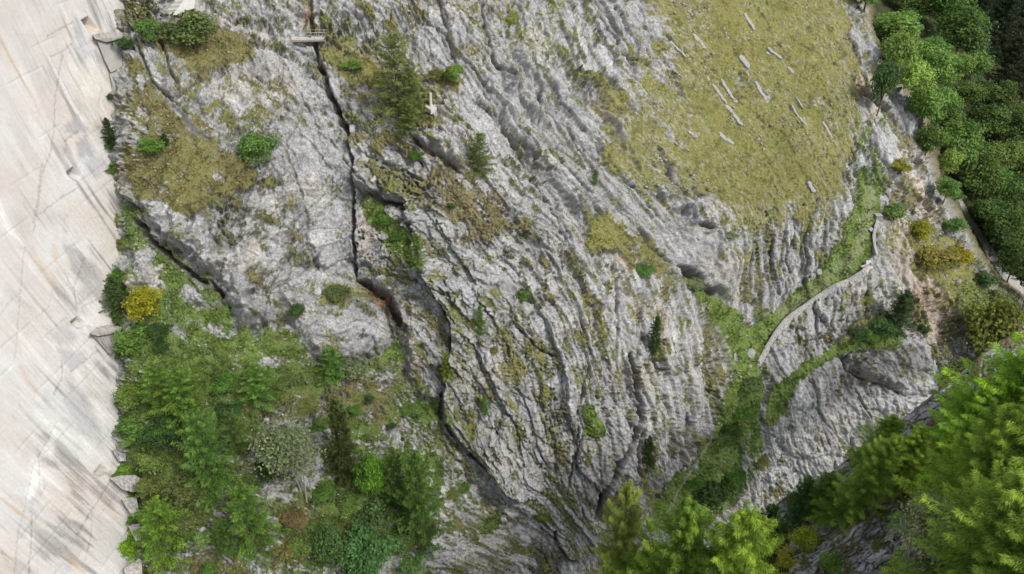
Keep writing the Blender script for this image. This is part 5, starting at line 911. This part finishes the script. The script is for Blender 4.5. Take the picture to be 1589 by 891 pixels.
P_('biglarch', 1298, 812, 140, 84, (.17, .25, .045), 'slanting larch with dark bare trunk on the near slope edge', g=G, lean=.25, var=1); P_('biglarch', 1272, 792, 56, 60, LARG, 'low larch left of the slanting one', g=G, var=0)
P_('pale', 1398, 915, 158, 120, (.22, .27, .14), 'pale grey green tree with bent forked stems on the near slope', g=G)
P_('biglarch', 1392, 765, 100, 84, (.15, .23, .04), 'medium larch above the pale forked tree', g=G, var=0); P_('biglarch', 1478, 838, 210, 150, (.15, .23, .04), 'big larch right of the pale forked tree', g=G, var=1); P_('biglarch', 1540, 740, 210, 230, (.16, .27, .03), 'upper right foreground larch with long bright boughs', g=G, var=0); P_('biglarch', 1600, 900, 320, 260, (.155, .24, .045), 'largest foreground larch at the right edge', g=G, var=1); P_('biglarch', 1500, 940, 200, 220, (.14, .22, .04), 'lower foreground larch near the bottom right corner', g=G, var=0); P_('biglarch', 1620, 720, 220, 200, (.15, .25, .03), 'foreground larch cut by the right edge below the olive tree', g=G, var=1);  P_('biglarch', 1580, 1010, 200, 240, (.14, .22, .04), 'larch crown in the bottom right corner', g=G, var=0)
P_('biglarch', 1478, 745, 150, 150, (.15, .25, .035), 'bright larch above the big one on the near slope edge', g=G, var=0); P_('biglarch', 1360, 728, 80, 90, (.16, .25, .04), 'low bright larch right behind the slanting one', g=G, var=0)
P_('biglarch', 1530, 860, 190, 190, (.14, .23, .035), 'larch in the middle of the lower right foreground group', g=G, var=1); P_('biglarch', 1070, 1010, 150, 150, (.18, .26, .035), 'low larch filling the gap between the middle and right foreground larches', g=G, var=1)
# valley wood beyond the ridge
WOOD = [(1382, 84, 54, .11), (1415, 132, 50, .12), (1440, 172, 52, .11), (1452, 215, 54, .10), (1464, 256, 50, .10), (1480, 304, 44, .09), (1376, 42, 62, .10), (1412, 22, 60, .08), (1450, 30, 66, .07), (1400, 72, 66, .11), (1440, 78, 66, .08), (1478, 70, 66, .07), (1395, 108, 56, .12), (1432, 122, 62, .11), (1472, 118, 64, .08), (1508, 112, 66, .065), (1452, 160, 62, .09), (1492, 158, 64, .075), (1530, 160, 66, .065), (1470, 202, 62, .08), (1510, 202, 66, .07), (1552, 205, 68, .06), (1590, 200, 70, .06), (1484, 246, 62, .085), (1524, 250, 66, .075), (1566, 255, 70, .06), (1604, 255, 70, .06), (1500, 292, 64, .07), (1540, 298, 70, .06), (1582, 300, 72, .06), (1518, 338, 66, .055), (1558, 345, 72, .05), (1600, 350, 74, .05), (1536, 378, 62, .05), (1574, 392, 70, .045), (1610, 400, 72, .045), (1560, 425, 50, .042), (1592, 440, 60, .04), (1345, 8, 50, .09), (1385, -4, 60, .09), (1425, -16, 60, .07), (1620, 460, 60, .04)]
CLX = ['bright green leafy crown', 'mid green leafy crown', 'dark green leafy crown']
WG = 'broadleaf trees in the valley wood'
ORD = ['first', 'second', 'third', 'fourth', 'fifth', 'sixth', 'seventh', 'eighth', 'ninth', 'tenth', 'eleventh', 'twelfth', 'thirteenth', 'fourteenth', 'fifteenth', 'sixteenth', 'seventeenth', 'eighteenth', 'nineteenth', 'twentieth', 'twenty-first']+['twenty-'+q for q in ('second', 'third', 'fourth', 'fifth', 'sixth', 'seventh', 'eighth', 'ninth')]
def road_x(y): return np.interp(y, [p[1] for p in RIDGE[:-1]], [p[0] for p in RIDGE[:-1]])
tiers = {}
for i, w_ in enumerate(WOOD): tiers.setdefault(max(0, min(2, int((w_[0]-road_x(w_[1]))//48))), []).append(i)
WOODL = {}
for tk, lst in tiers.items():
    for n_, i in enumerate(sorted(lst, key=lambda j: WOOD[j][1])):
        k = 0 if WOOD[i][3] > .085 else (1 if WOOD[i][3] > .06 else 2)
        WOODL[i] = CLX[k]+', '+ORD[n_]+' from the top '+['along the road edge', 'in the middle belt', 'in the rear belt'][max(tk, 0)]+' of the valley wood'
for i, (x, y, s_, g_) in enumerate(WOOD):
    rw = random.Random(i*31+5); x += rw.uniform(-9, 9); y += rw.uniform(-9, 9); s_ *= rw.uniform(.72, 1.22); g_ *= rw.uniform(.8, 1.35); y2 = y+s_*.35; k = 0 if g_ > .085 else (1 if g_ > .06 else 2)
    P_('broad', x, y2, s_*rw.uniform(.8, 1.25), s_*1.1, (g_*rw.uniform(.7, 1.15)+.012, g_*1.6+.025, g_*.36+.012), WOODL[i], WG, cat='tree')
DW = [(1480, 20, 110, 62), (1515, 28, 120, 60), (1550, 30, 130, 64), (1588, 30, 130, 66), (1500, 78, 96, 52), (1535, 92, 110, 56), (1570, 96, 112, 58), (1604, 100, 110, 60), (1555, 140, 84, 52), (1590, 150, 90, 56), (1460, -10, 80, 50), (1620, 150, 90, 60), (1625, 40, 130, 70), (1440, -30, 90, 60)]
DWL = ['dark spruce nearest the broadleaf wood at the top', 'second dark spruce from the left in the top row', 'third dark spruce from the left in the top row', 'dark spruce of the top row at the right edge', 'leftmost dark spruce of the middle row', 'second dark spruce of the middle row', 'third dark spruce of the middle row', 'dark spruce of the middle row at the right edge', 'left dark spruce of the lowest pair', 'right dark spruce of the lowest pair', 'dark spruce tip showing above the wood near the top', 'spruce beyond the right edge low down', 'spruce beyond the right edge high up', 'spruce crown cut by the top edge left of the others']
for i, (x, y, h, w_) in enumerate(DW): P_('spruce', x, y, h, w_, (.028, .045, .024) if i % 3 else (.045, .06, .03), DWL[i % len(DWL)], 'dark spruces in the top right corner')
P_('spruce', 1512, 112, 52, 40, (.05, .12, .06), 'blue green fir between the broadleaf wood and the dark spruces')
